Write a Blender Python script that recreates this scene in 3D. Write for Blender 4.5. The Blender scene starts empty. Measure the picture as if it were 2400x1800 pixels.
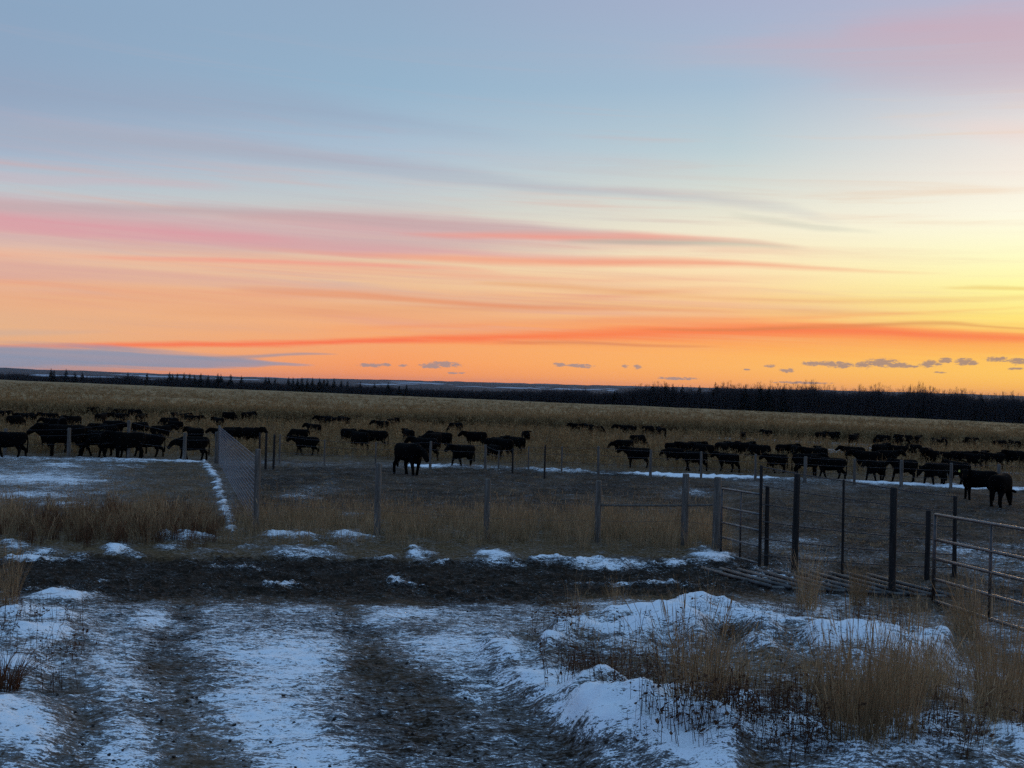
import bpy, bmesh, math, random
import numpy as np
from mathutils import Vector, Matrix

random.seed(7)
RNG = np.random.default_rng(11)
scene = bpy.context.scene
COL = scene.collection
R = math.radians

# ------------------------------------------------------------------ camera
F = 2573.0                       # focal length in photograph pixels (2400 wide)
CAMZ = 3.4
ROLL = R(1.4)
CV = 900.0
cam_data = bpy.data.cameras.new("camera")
cam_data.sensor_width = 36.0
cam_data.lens = 36.0 * F / 2400.0
cam_data.clip_start = 0.1
cam_data.clip_end = 60000.0
cam = bpy.data.objects.new("camera", cam_data)
COL.objects.link(cam)
_cx = Vector((math.cos(ROLL), 0, math.sin(ROLL)))
_cy = Vector((-math.sin(ROLL), 0, math.cos(ROLL)))
_cz = Vector((0, -1, 0))
cam.matrix_world = Matrix(((_cx.x, _cy.x, _cz.x, 0), (_cx.y, _cy.y, _cz.y, 0),
                           (_cx.z, _cy.z, _cz.z, CAMZ), (0, 0, 0, 1)))
scene.camera = cam


def pix_dir(u, v):
    """direction (x, y, z) with y = 1 that the photograph's pixel (u, v) looks along"""
    dx = (np.asarray(u, float) - 1200.0) / F
    dy = (np.asarray(v, float) - CV) / F
    x = dx * math.cos(ROLL) + dy * math.sin(ROLL)
    z = dx * math.sin(ROLL) - dy * math.cos(ROLL)
    return x, np.ones_like(x), z


def to_pix(x, y, z):
    z = z - CAMZ
    yy = np.maximum(y, 0.3)
    X, Z = x / yy, z / yy
    return 1200 + F * (X * math.cos(ROLL) + Z * math.sin(ROLL)), CV + F * (X * math.sin(ROLL) - Z * math.cos(ROLL))


def az_el(u, v):
    x, y, z = pix_dir(u, v)
    return math.atan2(float(x), 1.0), math.asin(float(z) / math.sqrt(float(x) ** 2 + 1 + float(z) ** 2))


# ------------------------------------------------------------------ node helpers
class NT:
    def __init__(self, tree):
        self.t = tree
        self.n = tree.nodes
        self.l = tree.links

    def node(self, typ, **kw):
        n = self.n.new(typ)
        for k, v in kw.items():
            setattr(n, k, v)
        return n

    def put(self, sock, val):
        if hasattr(val, 'is_output') or isinstance(val, bpy.types.NodeSocket):
            self.l.new(val, sock)
        elif val is not None:
            if isinstance(val, (tuple, list)) and len(val) == 3 and sock.type == 'RGBA':
                val = (*val, 1)
            sock.default_value = val

    def m(self, op, a, b=None, c=None, clamp=False):
        n = self.node('ShaderNodeMath', operation=op, use_clamp=clamp)
        self.put(n.inputs[0], a)
        if b is not None:
            self.put(n.inputs[1], b)
        if c is not None:
            self.put(n.inputs[2], c)
        return n.outputs[0]

    def mix(self, f, a, b, blend='MIX'):
        n = self.node('ShaderNodeMix', data_type='RGBA', blend_type=blend)
        self.put(n.inputs[0], f)
        self.put(n.inputs[6], a)
        self.put(n.inputs[7], b)
        return n.outputs[2]

    def noise(self, vec, scale, detail=4, rough=.55, dist=0.0):
        n = self.node('ShaderNodeTexNoise')
        if vec is not None:
            self.l.new(vec, n.inputs['Vector'])
        n.inputs['Scale'].default_value = scale
        n.inputs['Detail'].default_value = detail
        n.inputs['Roughness'].default_value = rough
        n.inputs['Distortion'].default_value = dist
        return n.outputs['Fac']

    def sstep(self, x, lo, hi, a=0.0, b=1.0):
        n = self.node('ShaderNodeMapRange', interpolation_type='SMOOTHSTEP')
        self.put(n.inputs['Value'], x)
        self.put(n.inputs['From Min'], lo)
        self.put(n.inputs['From Max'], hi)
        self.put(n.inputs['To Min'], a)
        self.put(n.inputs['To Max'], b)
        return n.outputs['Result']

    def lin(self, x, lo, hi, a=0.0, b=1.0):
        n = self.node('ShaderNodeMapRange')
        self.put(n.inputs['Value'], x)
        self.put(n.inputs['From Min'], lo)
        self.put(n.inputs['From Max'], hi)
        self.put(n.inputs['To Min'], a)
        self.put(n.inputs['To Max'], b)
        return n.outputs['Result']

    def comb(self, x, y, z):
        n = self.node('ShaderNodeCombineXYZ')
        self.put(n.inputs[0], x)
        self.put(n.inputs[1], y)
        self.put(n.inputs[2], z)
        return n.outputs[0]

    def ramp(self, fac, stops):
        n = self.node('ShaderNodeValToRGB')
        r = n.color_ramp
        stops = sorted(stops, key=lambda s: s[0])
        r.elements[0].position, r.elements[0].color = stops[0][0], (*stops[0][1], 1)
        r.elements[1].position, r.elements[1].color = stops[-1][0], (*stops[-1][1], 1)
        for p, c in stops[1:-1]:
            e = r.elements.new(p)
            e.color = (*c, 1)
        self.put(n.inputs[0], fac)
        return n.outputs[0]

    def fcurve(self, x, pts):
        n = self.node('ShaderNodeFloatCurve')
        c = n.mapping.curves[0]
        pts = sorted(pts)
        while len(c.points) < len(pts):
            c.points.new(0.5, 0.5)
        for p, (a, b) in zip(c.points, pts):
            p.location = (min(1, max(0, a)), min(1, max(0, b)))
            p.handle_type = 'AUTO_CLAMPED'
        n.mapping.update()
        self.put(n.inputs['Value'], x)
        return n.outputs[0]


def lin_col(r, g, b):
    f = lambda c: (c / 255 / 12.92) if c / 255 <= .04045 else ((c / 255 + .055) / 1.055) ** 2.4
    return (f(r), f(g), f(b))


# ------------------------------------------------------------------ sky (world)
SUN_AZ, SUN_EL = R(31.0), R(1.2)       # the sun has just left the right of the view
world = bpy.data.worlds.new("World")
scene.world = world
world.use_nodes = True
w = NT(world.node_tree)
w.n.clear()
tc = w.node('ShaderNodeTexCoord')
sep = w.node('ShaderNodeSeparateXYZ')
w.l.new(tc.outputs['Generated'], sep.inputs[0])
DX, DY, DZ = sep.outputs
zc = w.m('MAXIMUM', DZ, 0.0)
SQ = w.m('SQRT', zc)
EL = w.m('ARCSINE', DZ)
AZ = w.m('ARCTAN2', DX, DY)
hl = w.m('SQRT', w.m('ADD', w.m('MULTIPLY', DX, DX), w.m('ADD', w.m('MULTIPLY', DY, DY), 1e-6)))
dot = w.m('DIVIDE', w.m('ADD', w.m('MULTIPLY', DX, math.sin(SUN_AZ)), w.m('MULTIPLY', DY, math.cos(SUN_AZ))), hl)
DEL = w.m('ARCCOSINE', w.m('MINIMUM', w.m('MAXIMUM', dot, -1.0), 1.0))


def sky_col(u, lst, top):
    out = []
    for v, c in lst:
        a, e = az_el(u, v)
        out.append((math.sqrt(max(0, math.sin(e))), lin_col(*c)))
    # above the frame the sky deepens to the same dusk blue all round
    out += [(.70, lin_col(*top[0])), (.84, lin_col(*top[1])), (1.0, lin_col(*top[2]))]
    return out


TOP = [(142, 175, 208), (134, 174, 214), (130, 173, 218)]
cols = [
    (0, sky_col(0, [(868, (232, 150, 110)), (835, (236, 165, 120)), (780, (232, 180, 138)), (700, (235, 182, 142)),
                    (620, (236, 192, 160)), (540, (226, 190, 178)), (450, (190, 202, 208)), (350, (164, 182, 204)), (200, (146, 168, 194)),
                    (0, (140, 166, 194))], TOP)),
    (900, sky_col(900, [(890, (242, 142, 92)), (850, (252, 160, 100)), (790, (250, 170, 112)), (700, (240, 186, 142)),
                        (620, (236, 200, 164)), (540, (216, 206, 192)), (450, (194, 204, 208)), (350, (172, 192, 210)), (200, (150, 180, 204)),
                        (0, (148, 172, 198))], TOP)),
    (1700, sky_col(1700, [(908, (255, 164, 92)), (860, (255, 182, 100)), (790, (255, 180, 100)), (700, (252, 208, 152)),
                          (620, (253, 230, 186)), (540, (244, 236, 210)), (450, (218, 222, 212)), (350, (190, 208, 214)), (200, (166, 190, 210)),
                          (0, (168, 178, 204))], TOP)),
    (2400, sky_col(2400, [(926, (255, 172, 76)), (880, (255, 200, 96)), (800, (255, 204, 96)), (740, (255, 236, 128)), (680, (255, 250, 160)),
                          (600, (255, 254, 200)), (500, (255, 252, 230)), (400, (246, 238, 226)), (300, (232, 226, 222)), (150, (200, 196, 208)),
                          (0, (186, 184, 206))], TOP)),
]
BACK = [(0.0, lin_col(96, 112, 150)), (.14, lin_col(128, 128, 160)), (.28, lin_col(142, 146, 180)), (.42, lin_col(120, 146, 190)),
        (.70, lin_col(102, 142, 200)), (1.0, lin_col(*TOP[2]))]
SUNR = sky_col(2400, [(926, (255, 140, 40)), (880, (255, 196, 80)), (800, (255, 222, 100)), (740, (255, 240, 140)), (660, (255, 250, 190)),
                      (560, (255, 250, 215)), (450, (248, 240, 222)), (300, (226, 222, 222)), (150, (198, 194, 210)),
                      (0, (186, 184, 206))], TOP)


def delta_of(u):
    a, _ = az_el(u, 900)
    return abs(a - SUN_AZ)


clear = w.ramp(SQ, SUNR)
prev = 0.0
for u, st in reversed(cols):
    d = delta_of(u)
    clear = w.mix(w.sstep(DEL, prev, d) if False else w.lin(DEL, prev, d), clear, w.ramp(SQ, st))
    prev = d
clear = w.mix(w.sstep(DEL, prev + .1, 2.4), clear, w.ramp(SQ, BACK))

# a physical sky lies underneath and keeps a share of the light
nish = w.node('ShaderNodeTexSky', sky_type='NISHITA', sun_disc=False)
nish.sun_elevation = SUN_EL
nish.sun_rotation = SUN_AZ
nish.air_density = 1.2
nish.dust_density = 2.0
nish.ozone_density = 3.0
nsc = w.node('ShaderNodeVectorMath', operation='SCALE')
w.l.new(nish.outputs[0], nsc.inputs[0])
nsc.inputs['Scale'].default_value = .4
sky = w.mix(0.985, nsc.outputs[0], clear)

# cloud streaks
AZN = w.lin(AZ, -.9, .9)


def azn(a):
    return (a + .9) / 1.8


tilt = w.m('ADD', EL, w.m('MULTIPLY', AZ, 0.035))
warpn = w.m('SUBTRACT', w.noise(w.comb(w.m('MULTIPLY', AZ, 4.0), w.m('MULTIPLY', tilt, 26.0), 0.0), 1.0, 4, .6), .5)
fine = w.noise(w.comb(w.m('MULTIPLY', AZ, 2.6), w.m('MULTIPLY', tilt, 95.0), 3.0), 1.0, 5, .6, .6)
fib = w.noise(w.comb(w.m('MULTIPLY', AZ, 5.0), w.m('MULTIPLY', tilt, 230.0), 5.0), 1.0, 4, .6, .5)
fine2 = w.noise(w.comb(w.m('MULTIPLY', AZ, 1.6), w.m('MULTIPLY', tilt, 42.0), 9.0), 1.0, 4, .55, .8)


def band(sky, pts, color, streak=.6, soft=1.0, warp=.004, shift=0.0):
    """pts: (u, v, half width px, strength) along one long cloud"""
    P, W, S = [], [], []
    for u, v, hw, s in pts:
        a, e = az_el(u, v)
        P.append((azn(a), e / .45))
        W.append((azn(a), hw / F / .06))
        S.append((azn(a), s))
    ec = w.m('MULTIPLY', w.fcurve(AZN, P), .45)
    wc = w.m('MAXIMUM', w.m('MULTIPLY', w.fcurve(AZN, W), .06), .0004)
    sc = w.fcurve(AZN, S)
    d = w.m('ABSOLUTE', w.m('DIVIDE', w.m('ADD', w.m('SUBTRACT', EL, ec), w.m('MULTIPLY', warpn, warp * 2.2)), wc))
    d = w.m('ADD', d, w.m('MULTIPLY_ADD', fine, 1.1, -.55))
    d = w.m('ADD', d, w.m('MULTIPLY_ADD', fine2, 1.3, -.65))
    d = w.m('ADD', d, w.m('MULTIPLY_ADD', fib, .9, -.45))
    k = w.sstep(d, 1.0 + .4 * soft, 1.0 - .95 * soft)
    st = w.sstep(w.m('ADD', w.m('MULTIPLY', fib, .35), w.m('ADD', w.m('MULTIPLY', fine, .75), w.m('MULTIPLY', fine2, 0.5))), .62 + shift, 1.0 + shift)
    st = w.m('ADD', 1.0 - streak, w.m('MULTIPLY', st, streak))
    ahead = w.sstep(DY, 0.0, .45)
    f = w.m('MULTIPLY', w.m('MULTIPLY', k, st), w.m('MULTIPLY', sc, ahead), clamp=True)
    return w.mix(f, sky, lin_col(*color))


#            grey veils high on the left
# loose streaks of thin cloud right across the lower sky
low = w.m('MULTIPLY', w.sstep(EL, .02, .06), w.sstep(EL, .24, .13))
stk = w.sstep(w.m('ADD', w.m('MULTIPLY', fine, .6), w.m('MULTIPLY', fine2, .6)), .56, .80)
sky = w.mix(w.m('MULTIPLY', w.m('MULTIPLY', low, stk), w.m('MULTIPLY', w.sstep(DY, .2, .7), w.sstep(DEL, .12, .5, .12, .5))), sky, lin_col(226, 160, 146))
stk2 = w.sstep(w.noise(w.comb(w.m('MULTIPLY', AZ, 2.2), w.m('MULTIPLY', tilt, 60.0), 17.0), 1.0, 5, .6, .9), .5, .75)
sky = w.mix(w.m('MULTIPLY', w.m('MULTIPLY', w.sstep(EL, .03, .1), w.sstep(EL, .34, .2)), w.m('MULTIPLY', stk2, w.m('MULTIPLY', w.sstep(DY, .2, .7), .42))), sky, w.mix(w.sstep(DEL, .1, .6), lin_col(240, 205, 170), lin_col(186, 172, 184)))
sky = band(sky, [(-300, 180, 60, .3), (0, 215, 55, .5), (600, 245, 50, .5), (1000, 300, 30, .3), (1300, 340, 20, 0)], (150, 164, 188), .5, 1, .01)
sky = band(sky, [(-300, 290, 40, .5), (0, 315, 42, .6), (500, 345, 35, .7), (900, 390, 25, .6), (1300, 440, 16, .5), (1800, 480, 14, .3), (2000, 530, 12, 0)], (168, 172, 188), .4, 1, .008)
sky = band(sky, [(-300, 385, 20, .3), (0, 412, 13, .6), (300, 425, 9, .5), (600, 445, 8, 0)], (205, 180, 188), .4, 1, .004)
sky = band(sky, [(1700, 500, 10, 0), (1880, 528, 9, .6), (1980, 538, 6, .4), (2080, 545, 5, 0)], (205, 205, 190), .3)
#            the wide pink bank
sky = band(sky, [(-300, 495, 60, .9), (0, 500, 50, .9), (500, 535, 50, .85), (900, 540, 48, .85), (1200, 550, 36, .7), (1450, 565, 20, .4), (1700, 575, 10, 0)], (208, 166, 172), .35, .9, .006)
sky = band(sky, [(-300, 510, 24, .9), (0, 520, 22, .9), (400, 548, 22, .9), (800, 582, 18, .8), (1100, 595, 12, .7), (1500, 608, 10, .2)], (222, 152, 162), .5, 1, .006)
sky = band(sky, [(-300, 470, 14, .7), (0, 480, 14, .7), (600, 500, 14, .8), (1000, 525, 16, .8), (1400, 545, 9, .4), (1600, 560, 6, 0)], (190, 168, 172), .5, 1, .006)
sky = band(sky, [(900, 548, 6, 0), (1200, 552, 11, .7), (1450, 556, 12, .8), (1650, 562, 8, .6), (1900, 580, 4, 0)], (242, 150, 132), .5, 1, .003, -.08)
sky = band(sky, [(1300, 565, 8, 0), (1550, 568, 10, .7), (1700, 572, 9, .6), (1900, 582, 6, 0)], (172, 172, 160), .4, 1, .003)
sky = band(sky, [(500, 575, 6, 0), (900, 600, 8, .6), (1200, 612, 12, .75), (1500, 614, 12, .8), (1750, 620, 10, .6), (2050, 634, 5, .3), (2250, 640, 4, 0)], (243, 154, 124), .5, 1, .003, -.08)
sky = band(sky, [(200, 602, 5, .2), (600, 610, 8, .8), (1000, 626, 7, .6), (1200, 640, 5, 0)], (242, 158, 140), .4, 1, .003, -.08)
for pts, colr in (
        ([(-300, 560, 20, .5), (0, 566, 20, .5), (500, 578, 20, .6), (900, 575, 22, .7), (1200, 580, 16, .5), (1500, 590, 10, 0)], (206, 172, 170)),
        ([(-300, 590, 12, .6), (0, 596, 12, .6), (400, 612, 12, .7), (800, 632, 14, .7), (1200, 650, 12, .6), (1600, 655, 10, .5), (2000, 650, 6, 0)], (240, 172, 142)),
        ([(-300, 655, 12, .5), (100, 665, 14, .6), (500, 690, 16, .6), (900, 690, 14, .6), (1300, 700, 14, .6), (1700, 680, 10, .4), (2050, 690, 6, 0)], (236, 160, 122)),
        ([(300, 735, 10, 0), (600, 735, 14, .5), (1000, 725, 16, .6), (1400, 718, 14, .6), (1800, 730, 12, .6), (2200, 735, 8, .3)], (228, 158, 112)),
        ([(700, 770, 8, 0), (1000, 765, 10, .6), (1400, 752, 12, .7), (1800, 748, 10, .6), (2200, 730, 6, .3)], (246, 150, 96)),
        ([(-300, 735, 14, .4), (0, 740, 14, .4), (400, 760, 12, .5), (800, 775, 8, 0)], (216, 168, 142)),
        ([(500, 505, 10, 0), (800, 515, 16, .8), (1100, 530, 16, .8), (1350, 548, 9, .5), (1600, 565, 6, 0)], (204, 164, 166))):
    sky = band(sky, pts, colr, .7, 1.1, .005, .02)
#            lower left mauve bank and its orange continuation
sky = band(sky, [(-300, 620, 26, .9), (0, 632, 24, .85), (400, 650, 20, .6), (700, 668, 14, .4), (900, 680, 8, 0)], (212, 160, 158), .4, 1, .005)
sky = band(sky, [(500, 675, 8, 0), (750, 688, 11, .7), (1050, 708, 8, .8), (1300, 722, 8, .6), (1600, 728, 6, .3), (1800, 730, 5, 0)], (232, 150, 108), .4, 1, .003, -.08)
sky = band(sky, [(1100, 662, 5, 0), (1250, 668, 9, .5), (1450, 684, 11, .45), (1700, 700, 10, .35), (2100, 704, 9, .4), (2400, 698, 7, .35), (2700, 690, 6, .3)], (232, 168, 108), .4, 1, .003)
sky = band(sky, [(-300, 690, 22, .4), (0, 700, 26, .5), (500, 710, 25, .5), (1000, 745, 16, .5), (1400, 752, 10, .3), (1700, 750, 8, 0)], (232, 158, 122), .6, 1, .004)
sky = band(sky, [(2200, 674, 4, 0), (2360, 676, 6, .5), (2600, 680, 6, .5)], (228, 178, 90), .3)
#            red streak over the horizon
sky = band(sky, [(-300, 815, 5, .3), (100, 812, 7, .5), (400, 807, 9, .9), (800, 801, 9, .95), (1100, 793, 12, 1), (1400, 784, 17, 1), (1700, 777, 20, 1), (2000, 778, 18, 1), (2250, 788, 14, .9), (2600, 792, 9, .7)], (250, 118, 80), .45, 1, .003, -.12)
sky = band(sky, [(900, 795, 22, 0), (1200, 785, 26, .5), (1600, 780, 36, .7), (2000, 790, 40, .65), (2400, 800, 40, .6), (2700, 800, 30, .5)], (252, 140, 82), .5, 1, .003, -.05)
sky = band(sky, [(1500, 772, 3, 0), (1700, 774, 5, .8), (1950, 768, 7, .7), (2200, 758, 7, .6), (2330, 766, 5, .5), (2500, 775, 4, .4)], (214, 132, 82), .6, 1.1, .003, -.05)
sky = band(sky, [(1150, 803, 4, 0), (1350, 803, 6, .5), (1550, 810, 5, .4), (1700, 812, 3, 0)], (206, 116, 84), .3, 1, .002, -.1)
#            slate bank resting on the horizon at the left
sky = band(sky, [(-400, 850, 55, 1), (0, 842, 36, 1), (350, 842, 26, 1), (560, 845, 15, .9), (680, 852, 5, .7), (740, 856, 3, 0)], (140, 148, 170), .12, .6, .007)
sky = band(sky, [(420, 836, 3, 0), (560, 836, 6, .7), (700, 828, 4, .8), (790, 829, 2, 0)], (150, 145, 158), .3, 1, .002)
sky = band(sky, [(-300, 775, 10, .6), (0, 778, 9, .5), (300, 775, 5, 0)], (196, 172, 160), .3)
#            pink veil in the top right corner
sky = band(sky, [(1450, 120, 30, 0), (1800, 115, 50, .4), (2100, 120, 80, .65), (2400, 120, 100, .75), (2900, 150, 110, .5)], (204, 172, 182), .55, 1, .012)
sky = band(sky, [(1950, 70, 20, 0), (2200, 70, 35, .6), (2400, 60, 55, .55), (2900, 50, 60, .3)], (202, 170, 184), .5, 1.1, .012)
sky = band(sky, [(2050, 285, 10, 0), (2250, 300, 22, .3), (2400, 310, 30, .5), (2800, 320, 30, .3)], (240, 214, 206), .5, 1, .006)

# small slate puffs floating low over the horizon
puffs = [(870, 856, 34, 5), (905, 855, 14, 4), (945, 857, 12, 4), (1010, 858, 30, 6), (1040, 854, 42, 8), (1065, 874, 22, 2.5), (1312, 855, 16, 5), (1366, 858, 26, 5.5), (1345, 856, 18, 4),
         (1465, 858, 8, 4), (1494, 860, 10, 5), (1585, 887, 46, 3.5), (1805, 858, 14, 4), (1845, 868, 18, 5), (1906, 852, 26, 6), (1940, 852, 30, 6), (1970, 855, 30, 8),
         (2022, 855, 17, 8), (2065, 850, 40, 10), (2100, 856, 34, 7), (2178, 854, 24, 7), (2182, 849, 12, 6), (2140, 860, 12, 3),
         (2216, 845, 14, 7), (2262, 848, 22, 9), (2280, 850, 12, 5), (2340, 842, 26, 6), (2390, 846, 24, 8), (2480, 845, 40, 10), (2560, 850, 40, 9), (2380, 864, 16, 3), (1880, 897, 70, 3), (2202, 873, 12, 2.5), (1750, 866, 8, 2)]
best = None
for u, v, ru, rv in puffs:
    a, e = az_el(u, v)
    qx = w.m('MULTIPLY', w.m('SUBTRACT', AZ, a), F / ru)
    qy = w.m('MULTIPLY', w.m('SUBTRACT', EL, e), F / rv)
    q = w.m('SUBTRACT', 1.0, w.m('MULTIPLY_ADD', qx, qx, w.m('MULTIPLY', qy, qy)))
    best = q if best is None else w.m('MAXIMUM', best, q)
pn = w.m('SUBTRACT', w.noise(w.comb(w.m('MULTIPLY', AZ, 190.0), w.m('MULTIPLY', EL, 480.0), 0.0), 1.0, 5, .65), .5)
pf = w.sstep(w.m('ADD', best, w.m('MULTIPLY', pn, 4.6)), -.25, .8)
pf = w.m('MULTIPLY', pf, w.m('MULTIPLY', w.sstep(DY, 0, .3), .85))
sky = w.mix(pf, sky, w.mix(w.sstep(DEL, .1, .55), lin_col(158, 132, 124), lin_col(158, 140, 142)))

bg = w.node('ShaderNodeBackground')
w.l.new(sky, bg.inputs[0])
bg.inputs[1].default_value = 1.0
wo = w.node('ShaderNodeOutputWorld')
w.l.new(bg.outputs[0], wo.inputs[0])
world.cycles.sampling_method = 'MANUAL'
world.cycles.sample_map_resolution = 512

# ------------------------------------------------------------------ last warm light from the sun's side
sl = bpy.data.lights.new("sun", 'SUN')
sl.energy = 0.5
sl.angle = R(14)
sl.color = (1.0, .62, .30)
sun = bpy.data.objects.new("sun", sl)
COL.objects.link(sun)
sun.location = (200, 300, 60)
_sd = Vector((math.sin(SUN_AZ) * math.cos(R(3)), math.cos(SUN_AZ) * math.cos(R(3)), math.sin(R(3))))
sun.rotation_euler = _sd.to_track_quat('Z', 'Y').to_euler()

# ------------------------------------------------------------------ exposure, render
scene.render.engine = 'CYCLES'
scene.view_settings.view_transform = 'Standard'
scene.view_settings.look = 'None'
scene.view_settings.exposure = 0.0
scene.view_settings.gamma = 1.0
scene.view_settings.use_curve_mapping = False
scene.cycles.use_denoising = False
scene.cycles.max_bounces = 4
scene.cycles.diffuse_bounces = 2
scene.cycles.glossy_bounces = 2
scene.cycles.transmission_bounces = 2
scene.cycles.transparent_max_bounces = 4
# ------------------------------------------------------------------ small builders
def link(name, me, mat=None, parent=None, loc=None):
    o = bpy.data.objects.new(name, me)
    COL.objects.link(o)
    if mat is not None and me is not None and not me.materials:
        me.materials.append(mat)
    if parent is not None:
        o.parent = parent
    if loc is not None:
        o.location = loc
    return o


def tag(o, label=None, cat=None, group=None, kind=None):
    if label:
        o['label'] = label
    if cat:
        o['category'] = cat
    if group:
        o['group'] = group
    if kind:
        o['kind'] = kind
    return o


def empty(name, loc=(0, 0, 0), rz=0.0):
    o = bpy.data.objects.new(name, None)
    COL.objects.link(o)
    o.location = loc
    o.rotation_euler = (0, 0, rz)
    o.empty_display_size = .2
    return o


def mesh(name, verts, faces, smooth=False):
    me = bpy.data.meshes.new(name)
    me.from_pydata([tuple(v) for v in verts], [], [tuple(f) for f in faces])
    if smooth:
        me.polygons.foreach_set('use_smooth', [True] * len(me.polygons))
    me.update()
    return me


class Geo:
    """collects tubes and strips, becomes one mesh"""
    def __init__(self):
        self.v, self.f = [], []

    def ring(self, c, u, w2, n, ru, rw):
        b = len(self.v)
        for k in range(n):
            a = 2 * math.pi * (k + .5) / n
            self.v.append(c + u * (math.cos(a) * ru) + w2 * (math.sin(a) * rw))
        return b

    def tube(self, pts, rad, n=6, cap=True):
        pts = [Vector(p) for p in pts]
        if not hasattr(rad, '__len__'):
            rad = [rad] * len(pts)
        prev = None
        first = None
        for i, p in enumerate(pts):
            t = (pts[min(i + 1, len(pts) - 1)] - pts[max(i - 1, 0)]).normalized()
            if prev is None:
                ref = Vector((0, 0, 1)) if abs(t.z) < .8 else Vector((1, 0, 0))
                u = t.cross(ref).normalized()
            else:
                u = (u - t * u.dot(t)).normalized()
            w2 = u.cross(t).normalized()
            r = rad[i]
            ru, rw = (r if hasattr(r, '__len__') else (r, r))
            b = self.ring(p, u, w2, n, ru, rw)
            if prev is not None:
                for k in range(n):
                    self.f.append((prev + k, prev + (k + 1) % n, b + (k + 1) % n, b + k))
            else:
                first = b
            prev = b
        if cap:
            self.f.append(tuple(reversed(range(first, first + n))))
            self.f.append(tuple(range(prev, prev + n)))
        return self

    def strip(self, pts, wid, side):
        """flat blade along pts"""
        b = None
        for p, wd in zip(pts, wid):
            i = len(self.v)
            self.v.append(Vector(p) - side * wd * .5)
            self.v.append(Vector(p) + side * wd * .5)
            if b is not None:
                self.f.append((b, b + 1, i + 1, i))
            b = i
        return self

    def me(self, name, smooth=False):
        return mesh(name, self.v, self.f, smooth)


def material(name, rough=.8, spec=.3):
    m = bpy.data.materials.new(name)
    m.use_nodes = True
    t = NT(m.node_tree)
    bs = t.n['Principled BSDF']
    bs.inputs['Roughness'].default_value = rough
    bs.inputs['Specular IOR Level'].default_value = spec
    return m, t, bs


def bump(t, bs, h, strength=.5, dist=.02):
    b = t.node('ShaderNodeBump')
    b.inputs['Strength'].default_value = strength
    b.inputs['Distance'].default_value = dist
    t.l.new(h, b.inputs['Height'])
    t.l.new(b.outputs[0], bs.inputs['Normal'])


# ------------------------------------------------------------------ numpy noise
def _hash(ix, iy, seed):
    n = (ix.astype(np.int64) * 374761393 + iy.astype(np.int64) * 668265263 + seed * 974711) & 0x7fffffff
    n = ((n ^ (n >> 13)) * 1274126177) & 0x7fffffff
    return ((n ^ (n >> 16)) & 0xffff) / 65535.0


def vnoise(x, y, seed=0):
    ix, iy = np.floor(x), np.floor(y)
    fx, fy = x - ix, y - iy
    fx, fy = fx * fx * (3 - 2 * fx), fy * fy * (3 - 2 * fy)
    a, b = _hash(ix, iy, seed), _hash(ix + 1, iy, seed)
    c, d = _hash(ix, iy + 1, seed), _hash(ix + 1, iy + 1, seed)
    return (a + (b - a) * fx) * (1 - fy) + (c + (d - c) * fx) * fy


def fbm(x, y, oct=4, seed=0, gain=.5):
    s, amp, tot = 0, 1.0, 0
    for k in range(oct):
        s = s + amp * vnoise(x * 2 ** k, y * 2 ** k, seed + k)
        tot += amp
        amp *= gain
    return s / tot


def sst(x, a, b):
    t = np.clip((x - a) / (b - a), 0, 1)
    return t * t * (3 - 2 * t)


# ------------------------------------------------------------------ terrain
def edge_r(a):
    """how far the corn field runs before the wood, along bearing a"""
    return np.interp(a, [-.6, -.436, -.25, -.12, 0, .2, .436, .6], [1350, 1150, 900, 760, 680, 660, 650, 640])


def base_z(x, y):
    x, y = np.asarray(x, float), np.asarray(y, float)
    r = np.hypot(x, y)
    a = np.clip(np.arctan2(x, np.maximum(y, .01)), -.6, .6)
    z = .72 * sst(-y, -21.0, -8.0) * (1 - .85 * sst(x, 3.6, 6.6))
    s = .0125 + .0165 * np.tan(a)
    d = np.maximum(r - 40, 0)
    lin = d - 18 * (1 - np.exp(-d / 18))
    er = edge_r(a)
    front = sst(y, 0, 20)
    z = z - np.minimum(lin, er * 1.12) * s * front
    # the valley behind the wood
    z = z - 26 * sst(r, er * 1.15, er * 1.15 + 1500) * front
    return z


def at(u, v, h=0.0):
    """ground point (plus h) seen at the photograph's pixel"""
    x, _, z = pix_dir(u, v)
    x, z = float(x), float(z)
    lo, hi = 2.0, 1500.0
    ys = np.geomspace(lo, hi, 1500)
    f = CAMZ + ys * z - (base_z(x * ys, ys) + h)
    k = np.argmax(f < 0)
    if f[k] >= 0:
        k = len(ys) - 1
    if k > 0:
        t = f[k - 1] / (f[k - 1] - f[k])
        yy = ys[k - 1] + t * (ys[k] - ys[k - 1])
    else:
        yy = ys[0]
    return Vector((x * yy, yy, float(base_z(x * yy, yy))))


def blobs(u, v, lst):
    s = np.zeros_like(u)
    for b in lst:
        cu, cv, ru, rv = b[:4]
        amt = b[4] if len(b) > 4 else 1.0
        q = ((u - cu) / ru) ** 2 + ((v - cv) / rv) ** 2
        s = np.maximum(s, amt * np.exp(-(q ** 1.5) * .8))
    return s


def path(u, v, pts, aspect=1.0):
    """closeness (0..1) to a polyline of (u, v, width); aspect squeezes v"""
    best = np.zeros_like(u)
    for (u0, v0, w0), (u1, v1, w1) in zip(pts[:-1], pts[1:]):
        du, dv = u1 - u0, (v1 - v0) * aspect
        t = np.clip(((u - u0) * du + (v - v0) * aspect * dv) / (du * du + dv * dv), 0, 1)
        d = np.hypot(u - u0 - t * du, (v - v0) * aspect - t * dv) / (w0 + t * (w1 - w0))
        best = np.maximum(best, np.exp(-(d ** 3)))
    return best


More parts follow.
